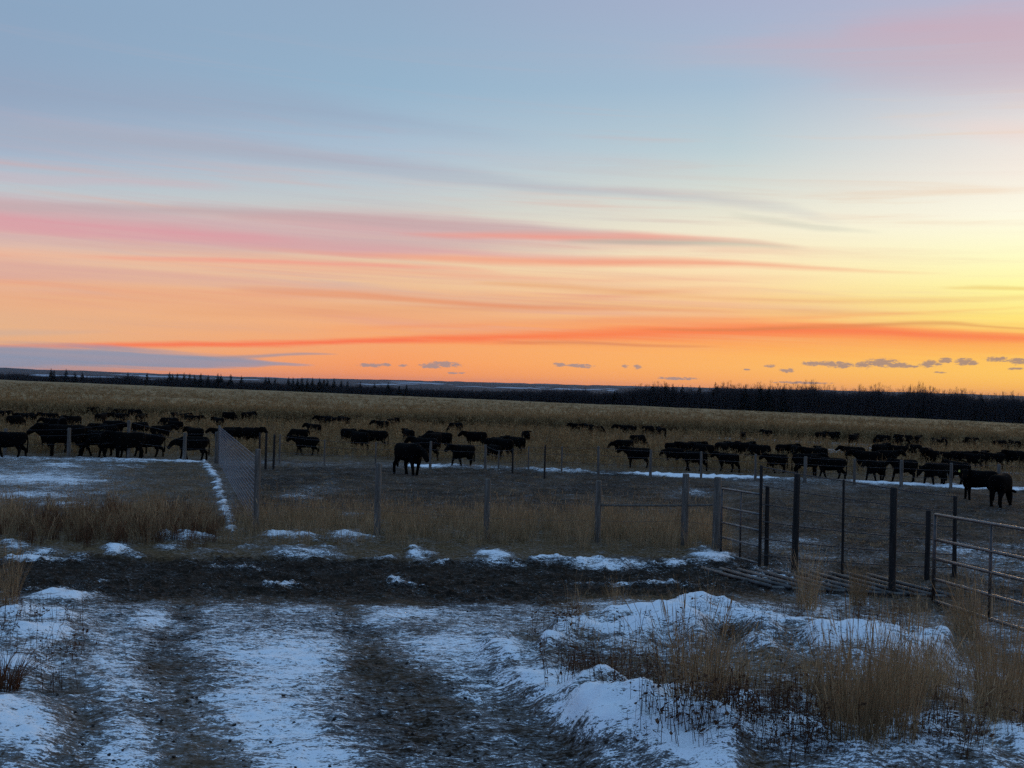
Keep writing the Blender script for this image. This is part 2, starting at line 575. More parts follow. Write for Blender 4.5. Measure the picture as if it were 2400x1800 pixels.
SNOW_BANKS = [(60, 1475, 135, 62), (20, 1560, 90, 40), (50, 1725, 105, 68), (150, 1408, 95, 15)]
WINDROW = [(1150, 1520, 34), (1280, 1605, 54), (1390, 1690, 66), (1520, 1760, 80), (1680, 1830, 95)]
MOUND = [(1300, 1515, 34), (1450, 1500, 48), (1680, 1490, 66), (1850, 1515, 50), (2000, 1530, 46), (2190, 1520, 34)]
LOWBANK = [(1400, 1670, 70), (1530, 1700, 85), (1750, 1720, 95), (1900, 1770, 90), (2180, 1770, 95), (2400, 1780, 80)]
DRIFT = [(488, 1094, 9), (508, 1120, 7), (516, 1160, 10), (526, 1195, 12), (545, 1238, 10)]
STRIP_L = [(-200, 1070, 7), (0, 1075, 8), (230, 1079, 9), (480, 1084, 6)]
STRIP_R = [(960, 1092, 6), (1065, 1095, 11), (1250, 1103, 7), (1430, 1110, 8), (1600, 1116, 9), (1780, 1122, 6), (1950, 1127, 8), (2150, 1137, 7), (2400, 1150, 9), (2600, 1158, 9)]
VERGE = [(375, 1255, 26, 8), (450, 1262, 52, 11), (98, 1297, 40, 13), (268, 1290, 30, 18), (700, 1298, 66, 13), (680, 1257, 66, 8),
         (409, 1287, 28, 6), (315, 1305, 34, 6), (60, 1315, 60, 6), (718, 1302, 70, 12), (812, 1256, 44, 14), (982, 1303, 34, 13), (1155, 1311, 40, 18),
         (1271, 1320, 34, 9), (1420, 1324, 84, 14), (1500, 1372, 110, 5, .8), (1655, 1308, 46, 22), (1580, 1325, 36, 9), (1300, 1318, 60, 7),
         (650, 1376, 40, 8), (940, 1370, 30, 4, .6), (240, 1362, 26, 4, .7), (560, 1330, 60, 5, .5),
         (150, 1318, 80, 5, .6), (520, 1296, 40, 6, .6), (600, 1285, 30, 5, .6), (770, 1285, 30, 6, .6), (880, 1310, 40, 6, .6), (1060, 1322, 40, 5, .6), (1210, 1325, 40, 5, .6), (30, 1280, 30, 8, .7), (200, 1310, 30, 6, .6), (1350, 1322, 40, 6, .7), (1490, 1326, 50, 7, .7)]
SMOOTH_SNOW = [(650, 1560, 110, 75), (640, 1690, 115, 90), (720, 1800, 120, 60), (385, 1455, 48, 20), (930, 1440, 120, 20, .55), (1060, 1530, 90, 45, .75),
               (1120, 1600, 80, 40, .6), (290, 1560, 50, 60, .5), (560, 1500, 60, 40, .5), (300, 1760, 60, 60, .55)]
TRACK_L = [(440, 1430, 34), (415, 1500, 48), (400, 1570, 66), (410, 1650, 84), (430, 1740, 105), (440, 1850, 130)]
TRACK_R = [(790, 1430, 34), (840, 1500, 52), (890, 1570, 78), (950, 1650, 100), (1020, 1730, 120), (1100, 1850, 150)]
BRANCH = [(900, 1560, 40), (1000, 1590, 46), (1120, 1625, 40), (1240, 1680, 34), (1340, 1740, 34)]
BRANCH2 = [(1200, 1700, 26), (1280, 1740, 36), (1400, 1820, 40)]
TRACK_E = [(120, 1620, 30), (190, 1640, 40), (200, 1720, 50), (150, 1830, 60)]


def layout(x, y, z):
    """snow cover, mud, painted shade under the guard and straw of the ground at a place, laid out where the photograph shows them"""
    u, v = to_pix(x, y, z)
    front = y > 3
    wob = (fbm(x * .9, y * .9, 3, 5) - .5)
    wob2 = (fbm(x * 4, y * 4, 3, 9) - .5)
    uu = u + wob * 90 + wob2 * 60
    vv = v + wob2 * 16 + wob * 14
    snow = np.full_like(u, .30)
    dark = np.zeros_like(u)
    straw = np.zeros_like(u)
    depth = np.zeros_like(u)
    yard = sst(vv, 1400, 1428)
    snow = np.where(yard > 0, .15 + .335 * yard, snow)
    sm = blobs(uu, vv, SMOOTH_SNOW)
    snow = snow + .24 * sm * yard + .10 * yard * (fbm(x * .6, y * .6, 3, 55) - .5)
    tl, tr = path(uu, vv, TRACK_L), path(uu, vv, TRACK_R)
    rv = .45 + 1.1 * fbm(x * 1.4, y * 1.4, 3, 63)
    tl, tr = tl * rv, tr * rv
    tb = np.maximum(np.maximum(path(uu, vv, BRANCH), path(uu, vv, BRANCH2)), path(uu, vv, TRACK_E))
    snow = snow - yard * (.17 * tl + .18 * tr * (1 - .3 * sm) + .13 * tb)
    dark = dark + yard * (.05 * tl + .15 * tr + .2 * tb)
    depth = depth - yard * .03 * np.maximum(np.maximum(tl, tr), tb)
    # the black lane crossing the yard
    c = .0253 * (u - 1200)
    lane = sst(vv - .35 * c, 1304, 1324) * (1 - sst(vv - .35 * c, 1392, 1424)) * (1 - sst(u, 1720, 1900))
    snow = snow * (1 - lane) - .10 * lane
    dark = np.maximum(dark, lane)
    guard_shade = blobs(u, v, [(1760, 1358, 160, 24), (1930, 1378, 140, 20)])  # shade in the gaps under the guard pipes, painted as dark ground
    snow = snow - .25 * guard_shade
    dark = np.maximum(dark, guard_shade)
    # verge grass beyond
    ver = sst(vv, 1185, 1215) * (1 - sst(vv, 1300, 1322)) * (1 - sst(u, 1650, 1760))
    snow = snow * (1 - ver) + .17 * ver
    straw = np.maximum(straw, ver)
    # trampled pens
    pen = sst(vv, 1088, 1100) * (1 - sst(vv, 1195, 1230)) * sst(u, 540, 600) * (1 - sst(u, 1640, 1750))
    snow = snow * (1 - pen) + (.08 + .9 * (fbm(x * .5, y * .25, 3, 95) - .5)) * pen
    dark = np.maximum(dark, .48 * pen)
    snow = snow + pen * .1 * blobs(uu, vv, [(850, 1152, 130, 12), (1080, 1166, 150, 9), (1250, 1182, 90, 9), (1600, 1156, 90, 14), (700, 1165, 80, 8)])
    penr = sst(vv, 1140, 1156) * (1 - sst(vv, 1420, 1470)) * sst(u, 1650, 1780)
    wet = sst(vv, 1225, 1290)
    snow = snow * (1 - penr) + penr * (.05 + .22 * wet + .6 * (fbm(x * .6, y * .4, 3, 97) - .5))
    dark = np.maximum(dark, penr * .42)
    # pasture on the left
    pas = sst(vv, 1074, 1086) * (1 - sst(vv, 1190, 1225)) * (1 - sst(u, 470, 545))
    ps = .43 - .20 * sst(u, 120, 420) - .10 * sst(vv, 1150, 1200)
    snow = snow * (1 - pas) + pas * ps
    straw = np.maximum(straw, pas * .55)
    snow = snow + pas * .22 * blobs(uu, vv, [(60, 1120, 150, 12), (180, 1128, 90, 9), (150, 1092, 40, 5), (300, 1092, 40, 4), (60, 1160, 110, 5), (190, 1205, 40, 5), (150, 1180, 60, 4)])
    # corn land
    fieldv = np.interp(u, [0, 540, 1000, 1600, 2400], [1070, 1080, 1088, 1112, 1142])
    fld = 1 - sst(v - fieldv, -10, 2)
    snow = snow * (1 - fld) + .05 * fld
    dark = dark * (1 - fld)
    straw = np.maximum(straw * (1 - fld), fld)
    thin = blobs(uu, v + wob2 * 2, [(1965, 1057, 60, 7), (2052, 1053, 70, 6), (2133, 1058, 60, 7), (2235, 1112, 90, 5, .5), (2360, 1110, 60, 5, .5)])
    snow = np.maximum(snow, fld * .85 * thin)
    fr = path(u, v + wob2 * 2, [(1600, 1026, 4), (1760, 1029, 6), (1900, 1037, 8), (2060, 1044, 5), (2250, 1054, 4)], 2)
    snow = np.maximum(snow, fld * .43 * fr)
    snow = np.maximum(snow, .8 * blobs(u, v, [(1230, 943, 36, 2.5)]))
    # rough grass on the right foreground
    rg = sst(v, 1385, 1420) * sst(u - np.interp(v, [1380, 1500, 1600, 1700, 1800], [1360, 1180, 1290, 1400, 1560]), -20, 40)
    rg = rg * (1 - sst(u, 1900, 2250) * (1 - sst(v, 1430, 1480)))
    snow = snow * (1 - rg) + (.44 + .5 * (fbm(x * 1.1, y * 1.1, 3, 91) - .5)) * rg
    dark = dark * (1 - rg)
    straw = np.maximum(straw, rg * .9)
    # deep snow: banks, windrow, drifts
    deep = blobs(uu, vv, SNOW_BANKS)
    wr = path(uu, vv, WINDROW)
    mo = path(u + wob * 50 + wob2 * 20, v + wob2 * 10, MOUND) * (1 - blobs(u, v, [(1705, 1515, 48, 24), (1850, 1530, 45, 18, .9), (1560, 1530, 40, 22, .6)]))
    lb = path(uu, vv, LOWBANK)
    dr = path(u + wob2 * 26, v + wob2 * 8, DRIFT) * (.6 + .5 * vnoise(x * 2.5, y * 1.2, 88))
    st = np.maximum(path(u, v + wob2 * 5, STRIP_L, 2), path(u, v + wob2 * 5, STRIP_R, 2))
    vb = blobs(uu, vv, VERGE)
    deep2 = np.maximum.reduce([deep, wr, mo, lb * .75, dr, vb * .85])
    rag = (fbm(x * 2.2, y * 2.2, 4, 71) - .5)
    snow = np.maximum(snow, .2 + (.50 + .9 * rag) * deep2)
    snow = np.maximum(snow, .10 + .72 * st * (.20 + 1.2 * vnoise(x * .5, y * .3, 77)))
    depth = depth + (.09 * deep + .12 * wr + .27 * mo + .14 * lb + .05 * dr + .08 * vb + .07 * st) * (1 + 1.0 * rag) * (.7 + .6 * vnoise(x * .9, y * .9, 83))
    straw = straw * (1 - np.clip(deep2, 0, 1) * .8)
    ok = front
    far = np.hypot(x, y)
    snow = np.where(ok, snow, .35)
    return np.clip(snow, 0, 1), np.clip(np.where(ok, dark, .3), 0, 1), np.clip(np.where(ok, straw, .4), 0, 1), np.where(ok, depth, 0)


def build_ground():
    rings = np.concatenate([[0.6, 1.5, 2.8, 4.2], np.geomspace(5.5, 48, 430), np.geomspace(48.8, 1500, 230), np.geomspace(1560, 14000, 40)])
    fr = np.linspace(-.60, .60, 520)
    bk = np.linspace(.60, 2 * math.pi - .60, 62)[1:-1]
    ang = np.concatenate([fr, bk])
    na, nr = len(ang), len(rings)
    A, RR = np.meshgrid(ang, rings)
    X, Y = RR * np.sin(A), RR * np.cos(A)
    Z = base_z(X, Y)
    snow, dark, straw, depth = layout(X, Y, Z)
    near = 1 - sst(RR, 60, 130)
    lump = (fbm(X * 1.1, Y * 1.1, 4, 21) - .5) * .14 + (fbm(X * 4.5, Y * 9, 3, 31) - .5) * .085 * (1 - sst(RR, 20, 45))
    clod = np.maximum(fbm(X * 9, Y * 9, 3, 41) - .52, 0) * .22 * np.clip(dark + .25, 0, 1)
    ridg = np.sin((X * .8 + Y * .35) * 9 + 6 * fbm(X, Y, 2, 3)) * .022 * np.clip(depth * 8, 0, 1)
    D = near * (depth + lump * (.5 + .5 * np.clip(depth * 6, 0, 1)) + clod + ridg)
    D = np.where(RR < 5, 0, D)
    Z = Z + D
    v = np.stack([X, Y, Z], -1).reshape(-1, 3)
    v = np.vstack([v, [[0, 0, float(base_z(0, 0))]]])
    idx = np.arange(na * nr).reshape(nr, na)
    a, b = idx[:-1, :], np.roll(idx, -1, 1)[:-1, :]
    c, d = np.roll(idx, -1, 1)[1:, :], idx[1:, :]
    q = np.stack([a, d, c, b], -1).reshape(-1, 4)
    me = bpy.data.meshes.new('ground')
    cen = len(v) - 1
    tri = np.stack([np.full(na, cen), idx[0], np.roll(idx[0], -1)], -1)
    nl = q.size + tri.size
    me.vertices.add(len(v))
    me.vertices.foreach_set('co', v.astype(np.float32).ravel())
    me.loops.add(nl)
    me.loops.foreach_set('vertex_index', np.concatenate([q.ravel(), tri.ravel()]).astype(np.int32))
    me.polygons.add(len(q) + len(tri))
    me.polygons.foreach_set('loop_start', np.concatenate([np.arange(len(q)) * 4, q.size + np.arange(len(tri)) * 3]).astype(np.int32))
    me.polygons.foreach_set('use_smooth', np.ones(len(q) + len(tri), bool))
    me.update(calc_edges=True)
    me.validate()
    for nm, arr in (('snow', snow), ('dark', dark), ('straw', straw)):
        at_ = me.attributes.new(nm, 'FLOAT', 'POINT')
        at_.data.foreach_set('value', np.append(arr.ravel(), .4).astype(np.float32))
    return me


m_ground, t, bs = material('ground_mat', .95, .04)
geo = t.node('ShaderNodeNewGeometry')
pos = geo.outputs['Position']


def attr(t, n):
    a = t.node('ShaderNodeAttribute', attribute_name=n)
    return a.outputs['Fac']


a_s, a_d, a_w = attr(t, 'snow'), attr(t, 'dark'), attr(t, 'straw')
mpn = t.node('ShaderNodeMapping')
mpn.inputs['Scale'].default_value = (.55, 1.25, 1)
t.l.new(pos, mpn.inputs[0])
posx = mpn.outputs[0]
n1 = t.noise(pos, 1.3, 6, .62, .3)
n2 = t.noise(posx, 8.0, 5, .62)
n3 = t.noise(posx, 28.0, 3, .65)
n4 = t.noise(posx, 80.0, 2, .6)
nn = t.m('ADD', t.m('ADD', t.m('MULTIPLY', n1, .17), t.m('MULTIPLY', n4, .25)), t.m('ADD', t.m('MULTIPLY', n2, .24), t.m('MULTIPLY', n3, .34)))
cov = t.m('ADD', a_s, t.m('MULTIPLY', t.m('SUBTRACT', nn, .5), 3.3))
full = t.sstep(cov, .40, .62)
frost = t.m('MULTIPLY', t.sstep(cov, .20, .52), t.m('MULTIPLY_ADD', a_d, -.24, .36))
n0 = t.noise(pos, .35, 4, .6, .5)
soil = t.mix(t.sstep(t.m('ADD', t.m('MULTIPLY', n0, .6), t.m('MULTIPLY', n3, .5)), .42, .68), (.022, .014, .009), (.115, .076, .046))
soil = t.mix(t.sstep(n2, .56, .70), soil, (.015, .010, .007))
soil = t.mix(t.m('MULTIPLY', a_d, .92), soil, t.mix(t.sstep(nn, .42, .62), (.006, .0045, .0035), (.038, .026, .017)))
strawc = t.mix(t.sstep(n3, .35, .65), (.040, .024, .011), (.20, .115, .045))
soil = t.mix(t.m('MULTIPLY', a_w, .8), soil, strawc)
c = t.mix(t.m('MAXIMUM', full, frost), soil, t.mix(full, (.50, .50, .51), (.84, .86, .88)))
t.l.new(c, bs.inputs['Base Color'])
bump(t, bs, t.m('ADD', t.m('MULTIPLY', nn, .7), t.m('MULTIPLY', full, .35)), .9, .05)
ground = link('ground', build_ground(), m_ground)
tag(ground, 'frozen yard and pasture ground with mud, straw and patchy snow', kind='structure')


# ------------------------------------------------------------------ far hills
def hill_strip(name, r0, r1, top, seed, nr=14, na=420):
    ang = np.linspace(-1.0, 1.0, na)
    t_ = np.linspace(0, 1, nr)
    A, T = np.meshgrid(ang, t_)
    RR = r0 + (r1 - r0) * T
    prof = np.sin(np.clip(T / .8, 0, 1) * math.pi / 2) ** 1.3 * np.where(T > .8, 1 - (T - .8) / .2 * .8, 1)
    lowf = fbm(A * 7 + 3, A * 0 + seed, 3, seed)
    crest = np.interp(A, top[0], top[1]) + (lowf - .5) * 10 + (fbm(A * 120, A * 0 + seed, 3, seed + 4) - .5) * 7
    base = -42.0
    Z = base + prof * (crest - base) + (fbm(A * 30, T * 6, 3, seed + 9) - .5) * 6 * prof * (T < .78)
    v = np.stack([RR * np.sin(A), RR * np.cos(A), Z], -1).reshape(-1, 3)
    f = [(i * na + k, i * na + k + 1, (i + 1) * na + k + 1, (i + 1) * na + k) for i in range(nr - 1) for k in range(na - 1)]
    return mesh(name, v, f, True)


m_hill, t, bs = material('hill_mat', .9, .1)
geo = t.node('ShaderNodeNewGeometry')
sx = t.node('ShaderNodeSeparateXYZ')
t.l.new(geo.outputs['Position'], sx.inputs[0])
pv = t.comb(t.m('MULTIPLY', sx.outputs[0], .0011), t.m('MULTIPLY', sx.outputs[1], .0022), t.m('MULTIPLY', sx.outputs[2], .03))
nb = t.noise(pv, 1.0, 3, .5, .4)
nf = t.noise(geo.outputs['Position'], .02, 4, .65)
snowf = t.m('MULTIPLY', t.sstep(nb, .59, .61), t.sstep(nf, .22, .36))
c = t.mix(snowf, t.mix(nf, (.012, .014, .018), (.045, .048, .055)), (.42, .44, .50))
t.l.new(c, bs.inputs['Base Color'])
h1 = link('hills', hill_strip('hills', 3000, 5200, ([-1, -.45, -.2, .1, .45, 1], [6, 8, -8, -8, -6, 0]), 3), m_hill)
tag(h1, 'low wooded hills with snowy clearings beyond the valley', kind='structure')
h2 = link('hills', hill_strip('hills', 6000, 9000, ([-1, -.45, -.2, .1, .45, 1], [30, 30, 8, 10, 12, 14]), 8), m_hill)
tag(h2, 'farthest blue ridge along the horizon', kind='structure')
# ------------------------------------------------------------------ materials of the things
def simple_mat(name, col, rough=.8, metal=0.0, spec=.3, var=None, scale=20.0, trans=None):
    m, t, bs = material(name, rough, spec)
    bs.inputs['Metallic'].default_value = metal
    tcn = t.node('ShaderNodeTexCoord')
    if var is not None:
        c = t.mix(t.sstep(t.noise(tcn.outputs['Object'], scale, 5, .6), .3, .7), col, var)
        t.l.new(c, bs.inputs['Base Color'])
    else:
        bs.inputs['Base Color'].default_value = (*col, 1)
    return m, t, bs


def grass_mat(name, c0, c1, c2):
    """dry stems: each clump its own tone, thin enough to let light through"""
    m = bpy.data.materials.new(name)
    m.use_nodes = True
    t = NT(m.node_tree)
    t.n.clear()
    oi = t.node('ShaderNodeObjectInfo')
    g = t.node('ShaderNodeNewGeometry')
    nz = t.noise(g.outputs['Position'], 1.3, 3, .6)
    isl = g.outputs['Random Per Island']
    k = t.m('ADD', t.m('MULTIPLY', oi.outputs['Random'], .3), t.m('ADD', t.m('MULTIPLY', isl, .5), t.m('MULTIPLY', t.m('SUBTRACT', nz, .3), .5)))
    c = t.ramp(k, [(0.05, c0), (.55, c1), (1.0, c2)])
    d = t.node('ShaderNodeBsdfDiffuse')
    tr = t.node('ShaderNodeBsdfTranslucent')
    t.l.new(c, d.inputs[0])
    t.l.new(c, tr.inputs[0])
    mx = t.node('ShaderNodeMixShader')
    mx.inputs[0].default_value = .35
    t.l.new(d.outputs[0], mx.inputs[1])
    t.l.new(tr.outputs[0], mx.inputs[2])
    o = t.node('ShaderNodeOutputMaterial')
    t.l.new(mx.outputs[0], o.inputs[0])
    return m


m_hide, t, bs = simple_mat('black_hide', (.0025, .0021, .002),   .9, 0, .03, (.006, .005, .0045), 9)
m_tag = simple_mat('ear_tag_mat', (.75, .62, .12), .6)[0]
m_post, t, bs = material('weathered_post', .9, .15)
tcn = t.node('ShaderNodeTexCoord')
mp = t.node('ShaderNodeMapping')
mp.inputs['Scale'].default_value = (26, 26, 2.2)
t.l.new(tcn.outputs['Object'], mp.inputs[0])
gr = t.noise(mp.outputs[0], 1.0, 6, .65, .4)
t.l.new(t.ramp(gr, [(.3, (.055, .045, .035)), (.5, (.125, .105, .085)), (.72, (.22, .19, .155))]), bs.inputs['Base Color'])
bump(t, bs, gr, .7, .01)
m_dpost, t, bs = material('tarred_post', .85, .2)
tcn = t.node('ShaderNodeTexCoord')
mp = t.node('ShaderNodeMapping')
mp.inputs['Scale'].default_value = (30, 30, 2.0)
t.l.new(tcn.outputs['Object'], mp.inputs[0])
gr = t.noise(mp.outputs[0], 1.0, 6, .65, .4)
t.l.new(t.ramp(gr, [(.3, (.010, .009, .008)), (.6, (.028, .024, .021)), (.8, (.05, .044, .038))]), bs.inputs['Base Color'])
bump(t, bs, gr, .7, .01)
m_steel, t, bs = simple_mat('galvanised_steel', (.09, .086, .082), .42, .7, .5, (.18, .172, .165), 8)
m_dsteel, t, bs = simple_mat('dark_steel', (.055, .05, .048), .5, .6, .4, (.11, .09, .08), 14)
m_wire, t, bs = simple_mat('fence_wire', (.07, .068, .066), .55, .6)
m_frost, t, bs = simple_mat('frosted_wire', (.17, .185, .205), .7, .2)
m_guard, t, bs = simple_mat('guard_steel', (.05, .044, .038), .5, .6, .4, (.13, .115, .105), 6)

# ------------------------------------------------------------------ cattle
def loft(g, secs, n=14):
    """secs: (centre, half width (y), half height, tilt in xz)"""
    prev = None
    for c, hw, hh, tilt in secs:
        c = Vector(c)
        up = Vector((-math.sin(tilt), 0, math.cos(tilt)))
        b = len(g.v)
        for k in range(n):
            a = 2 * math.pi * k / n
            ca, sa = math.cos(a), math.sin(a)
            q = .82
            g.v.append(c + Vector((0, 1, 0)) * (hw * math.copysign(abs(ca) ** q, ca)) + up * (hh * math.copysign(abs(sa) ** q, sa)))
        if prev is not None:
            for k in range(n):
                g.f.append((prev + k, prev + (k + 1) % n, b + (k + 1) % n, b + k))
        else:
            g.f.append(tuple(reversed(range(b, b + n))))
        prev = b
    g.f.append(tuple(range(prev, prev + n)))


def cow_mesh(name, head='up', stride=0.0, turn=0.0, fat=1.0, legs=True):
    g = Geo()
    loft(g, [((-.75, 0, .88), .09, .14, 0), ((-.71, 0, .865), .18, .21, 0), ((-.60, 0, .845), .23, .255, 0), ((-.42, 0, .81), .26 * fat, .295, 0),
             ((-.18, 0, .795), .275 * fat, .305, 0), ((.10, 0, .785), .285 * fat, .32, 0), ((.32, 0, .80), .26 * fat, .325, 0),
             ((.48, 0, .82), .215, .30, 0), ((.58, 0, .83), .155, .24, 0), ((.64, 0, .83), .09, .15, 0)], 16)
    # neck and head in the side plane, then swung by `turn` round the withers
    if head == 'up':
        neck = [((.40, 0, .86), .17, .25, .3), ((.60, 0, .93), .13, .205, .45), ((.76, 0, 1.0), .11, .165, .45), ((.88, 0, 1.04), .10, .14, .2)]
        hd = [((.82, 0, 1.06), .09, .11, -.3), ((.91, 0, 1.05), .125, .135, -.5), ((1.01, 0, .99), .112, .125, -.6), ((1.11, 0, .91), .09, .102, -.65),
              ((1.19, 0, .855), .085, .09, -.65), ((1.235, 0, .825), .06, .06, -.65)]
        ear = Vector((.86, 0, 1.10))
        ex = -.02
    elif head == 'low':
        neck = [((.40, 0, .86), .17, .25, .1), ((.62, 0, .86), .125, .20, 0), ((.80, 0, .85), .10, .15, -.1), ((.92, 0, .83), .095, .13, -.3)]
        hd = [((.86, 0, .86), .085, .10, -.6), ((.95, 0, .83), .115, .12, -.8), ((1.03, 0, .75), .10, .11, -.9), ((1.10, 0, .66), .078, .09, -.9),
              ((1.16, 0, .59), .072, .076, -.9), ((1.18, 0, .55), .05, .05, -.9)]
        ear = Vector((.90, 0, .92))
        ex = -.03
    else:
        neck = [((.42, 0, .82), .17, .25, -.4), ((.62, 0, .70), .12, .19, -.7), ((.78, 0, .54), .10, .145, -.85), ((.88, 0, .42), .09, .12, -.9)]
        hd = [((.84, 0, .46), .085, .10, -.9), ((.90, 0, .38), .112, .12, -1.1), ((.95, 0, .29), .098, .11, -1.2), ((.98, 0, .19), .076, .088, -1.25),
              ((1.0, 0, .11), .07, .074, -1.25), ((1.01, 0, .075), .05, .045, -1.25)]
        ear = Vector((.86, 0, .50))
        ex = -.05
    i0 = len(g.v)
    loft(g, neck, 14)
    loft(g, hd, 14)
    for s in (-1, 1):
        e0 = ear + Vector((0, s * .07, 0))
        g.tube([e0, e0 + Vector((ex, s * .08, .015)), e0 + Vector((ex * 2, s * .15, -.005)), e0 + Vector((ex * 2.4, s * .19, -.03))],
               [(.035, .035), (.036, .06), (.034, .055), (.026, .03)], 8)
    if turn:
        for i in range(i0, len(g.v)):
            p = g.v[i]
            k = min(1, max(0, (p.x - .42) / .45))
            a = turn * k * k * (3 - 2 * k)
            d = p.x - .42
            g.v[i] = Vector((.42 + d * math.cos(a) - p.y * math.sin(a), d * math.sin(a) + p.y * math.cos(a), p.z))
    # dewlap and brisket
    loft(g, [((.30, 0, .60), .14, .14, 0), ((.48, 0, .56), .12, .14, 0), ((.58, 0, .62), .075, .12, 0), ((.63, 0, .70), .04, .07, 0)], 10)
    # legs
    for s, ph in ((-1, 1), (1, -1)):
        f = stride * ph
        y = s * .155
        g.tube([(.38, y * .9, .74), (.41 + f * .12, y, .56), (.42 + f * .55, y, .36), (.425 + f * .78 - max(0, -f) * .15, y, .20), (.425 + f * .95 - max(0, -f) * .3, y, .075),
                (.44 + f - max(0, -f) * .3, y, .045), (.45 + f - max(0, -f) * .3, y, 0.0)],
               [(.10, .13), (.075, .095), (.058, .064), (.046, .05), (.05, .053), (.055, .06), (.06, .065)], 9)
        h = -stride * ph
        g.tube([(-.50, y * .9, .78), (-.44 + h * .15, y, .62), (-.50 + h * .45, y, .47), (-.60 + h * .75, y, .37), (-.585 + h * .85, y, .22), (-.565 + h, y, .085),
                (-.55 + h, y, .045), (-.54 + h, y, 0.0)],
               [(.12, .20), (.11, .17), (.078, .105), (.06, .072), (.05, .053), (.052, .055), (.055, .06), (.06, .065)], 9)
    # tail
    g.tube([(-.66, 0, 1.01), (-.76, 0, .99), (-.80, .01, .88), (-.81, .02, .65), (-.80, .02, .45), (-.80, .02, .33), (-.79, .02, .25)], [.045, .04, .034, .03, .036, .048, .02], 7)
    me = g.me(name)
    o = bpy.data.objects.new('tmp', me)
    COL.objects.link(o)
    md = o.modifiers.new('r', 'REMESH')
    md.mode = 'VOXEL'
    md.voxel_size = .015
    md.use_smooth_shade = True
    sm = o.modifiers.new('s', 'SMOOTH')
    sm.iterations = 3
    sm.factor = .4
    dc = o.modifiers.new('d', 'DECIMATE')
    dc.ratio = .075
    dg = bpy.context.evaluated_depsgraph_get()
    out = bpy.data.meshes.new_from_object(o.evaluated_get(dg))
    out.name = name
    bpy.data.objects.remove(o)
    bpy.data.meshes.remove(me)
    out.polygons.foreach_set('use_smooth', [True] * len(out.polygons))
    out.materials.clear()
    out.materials.append(m_hide)
    return out


COW = {
    's': cow_mesh('cow_standing'), 'w': cow_mesh('cow_walking', 'up', .17), 'l': cow_mesh('cow_low_head', 'low', .14),
    'g': cow_mesh('cow_grazing', 'graze', .05), 't': cow_mesh('cow_turned', 'up', .03, 1.1), 'u': cow_mesh('cow_turned', 'low', .05, -.8),
}
CALF = .85
HEAD = {'L': math.pi, 'R': 0.0, 'A': math.pi / 2, 'T': -math.pi / 2}
ROWS = {
    'far_left': ('far black cattle in the corn at left', 'in the farthest row of cattle, left field corner'),
    'mid_left': ('black cattle in the middle of the left herd', 'in the middle row of cattle behind the left fence'),
    'near_left': ('black cattle close behind the left fence', 'walking in the near row behind the left fence posts'),
    'far_mid': ('far black cattle along the tall corn edge', 'along the dark edge of tall corn, field centre'),
    'mid_mid': ('black cattle in thin corn at the centre', 'standing in thin corn behind the centre pen'),
    'near_mid': ('black cattle nearest behind the pen', 'just behind the wire fence of the centre pen'),
    'far_right': ('far black cattle below the tall corn at right', 'below the tall corn above the snow patch, right'),
    'bunch': ('black cattle bunched in the grazed corn', 'in the bunch of cattle right of centre'),
    'snow_row': ('black cattle packed along the far snow patch', 'in the packed row beside the far snow patch'),
    'near_right': ('black cattle nearest the right fence', 'behind the right fence in grazed stubble'),
    'pen': ('black cattle inside the pens', ''),
}
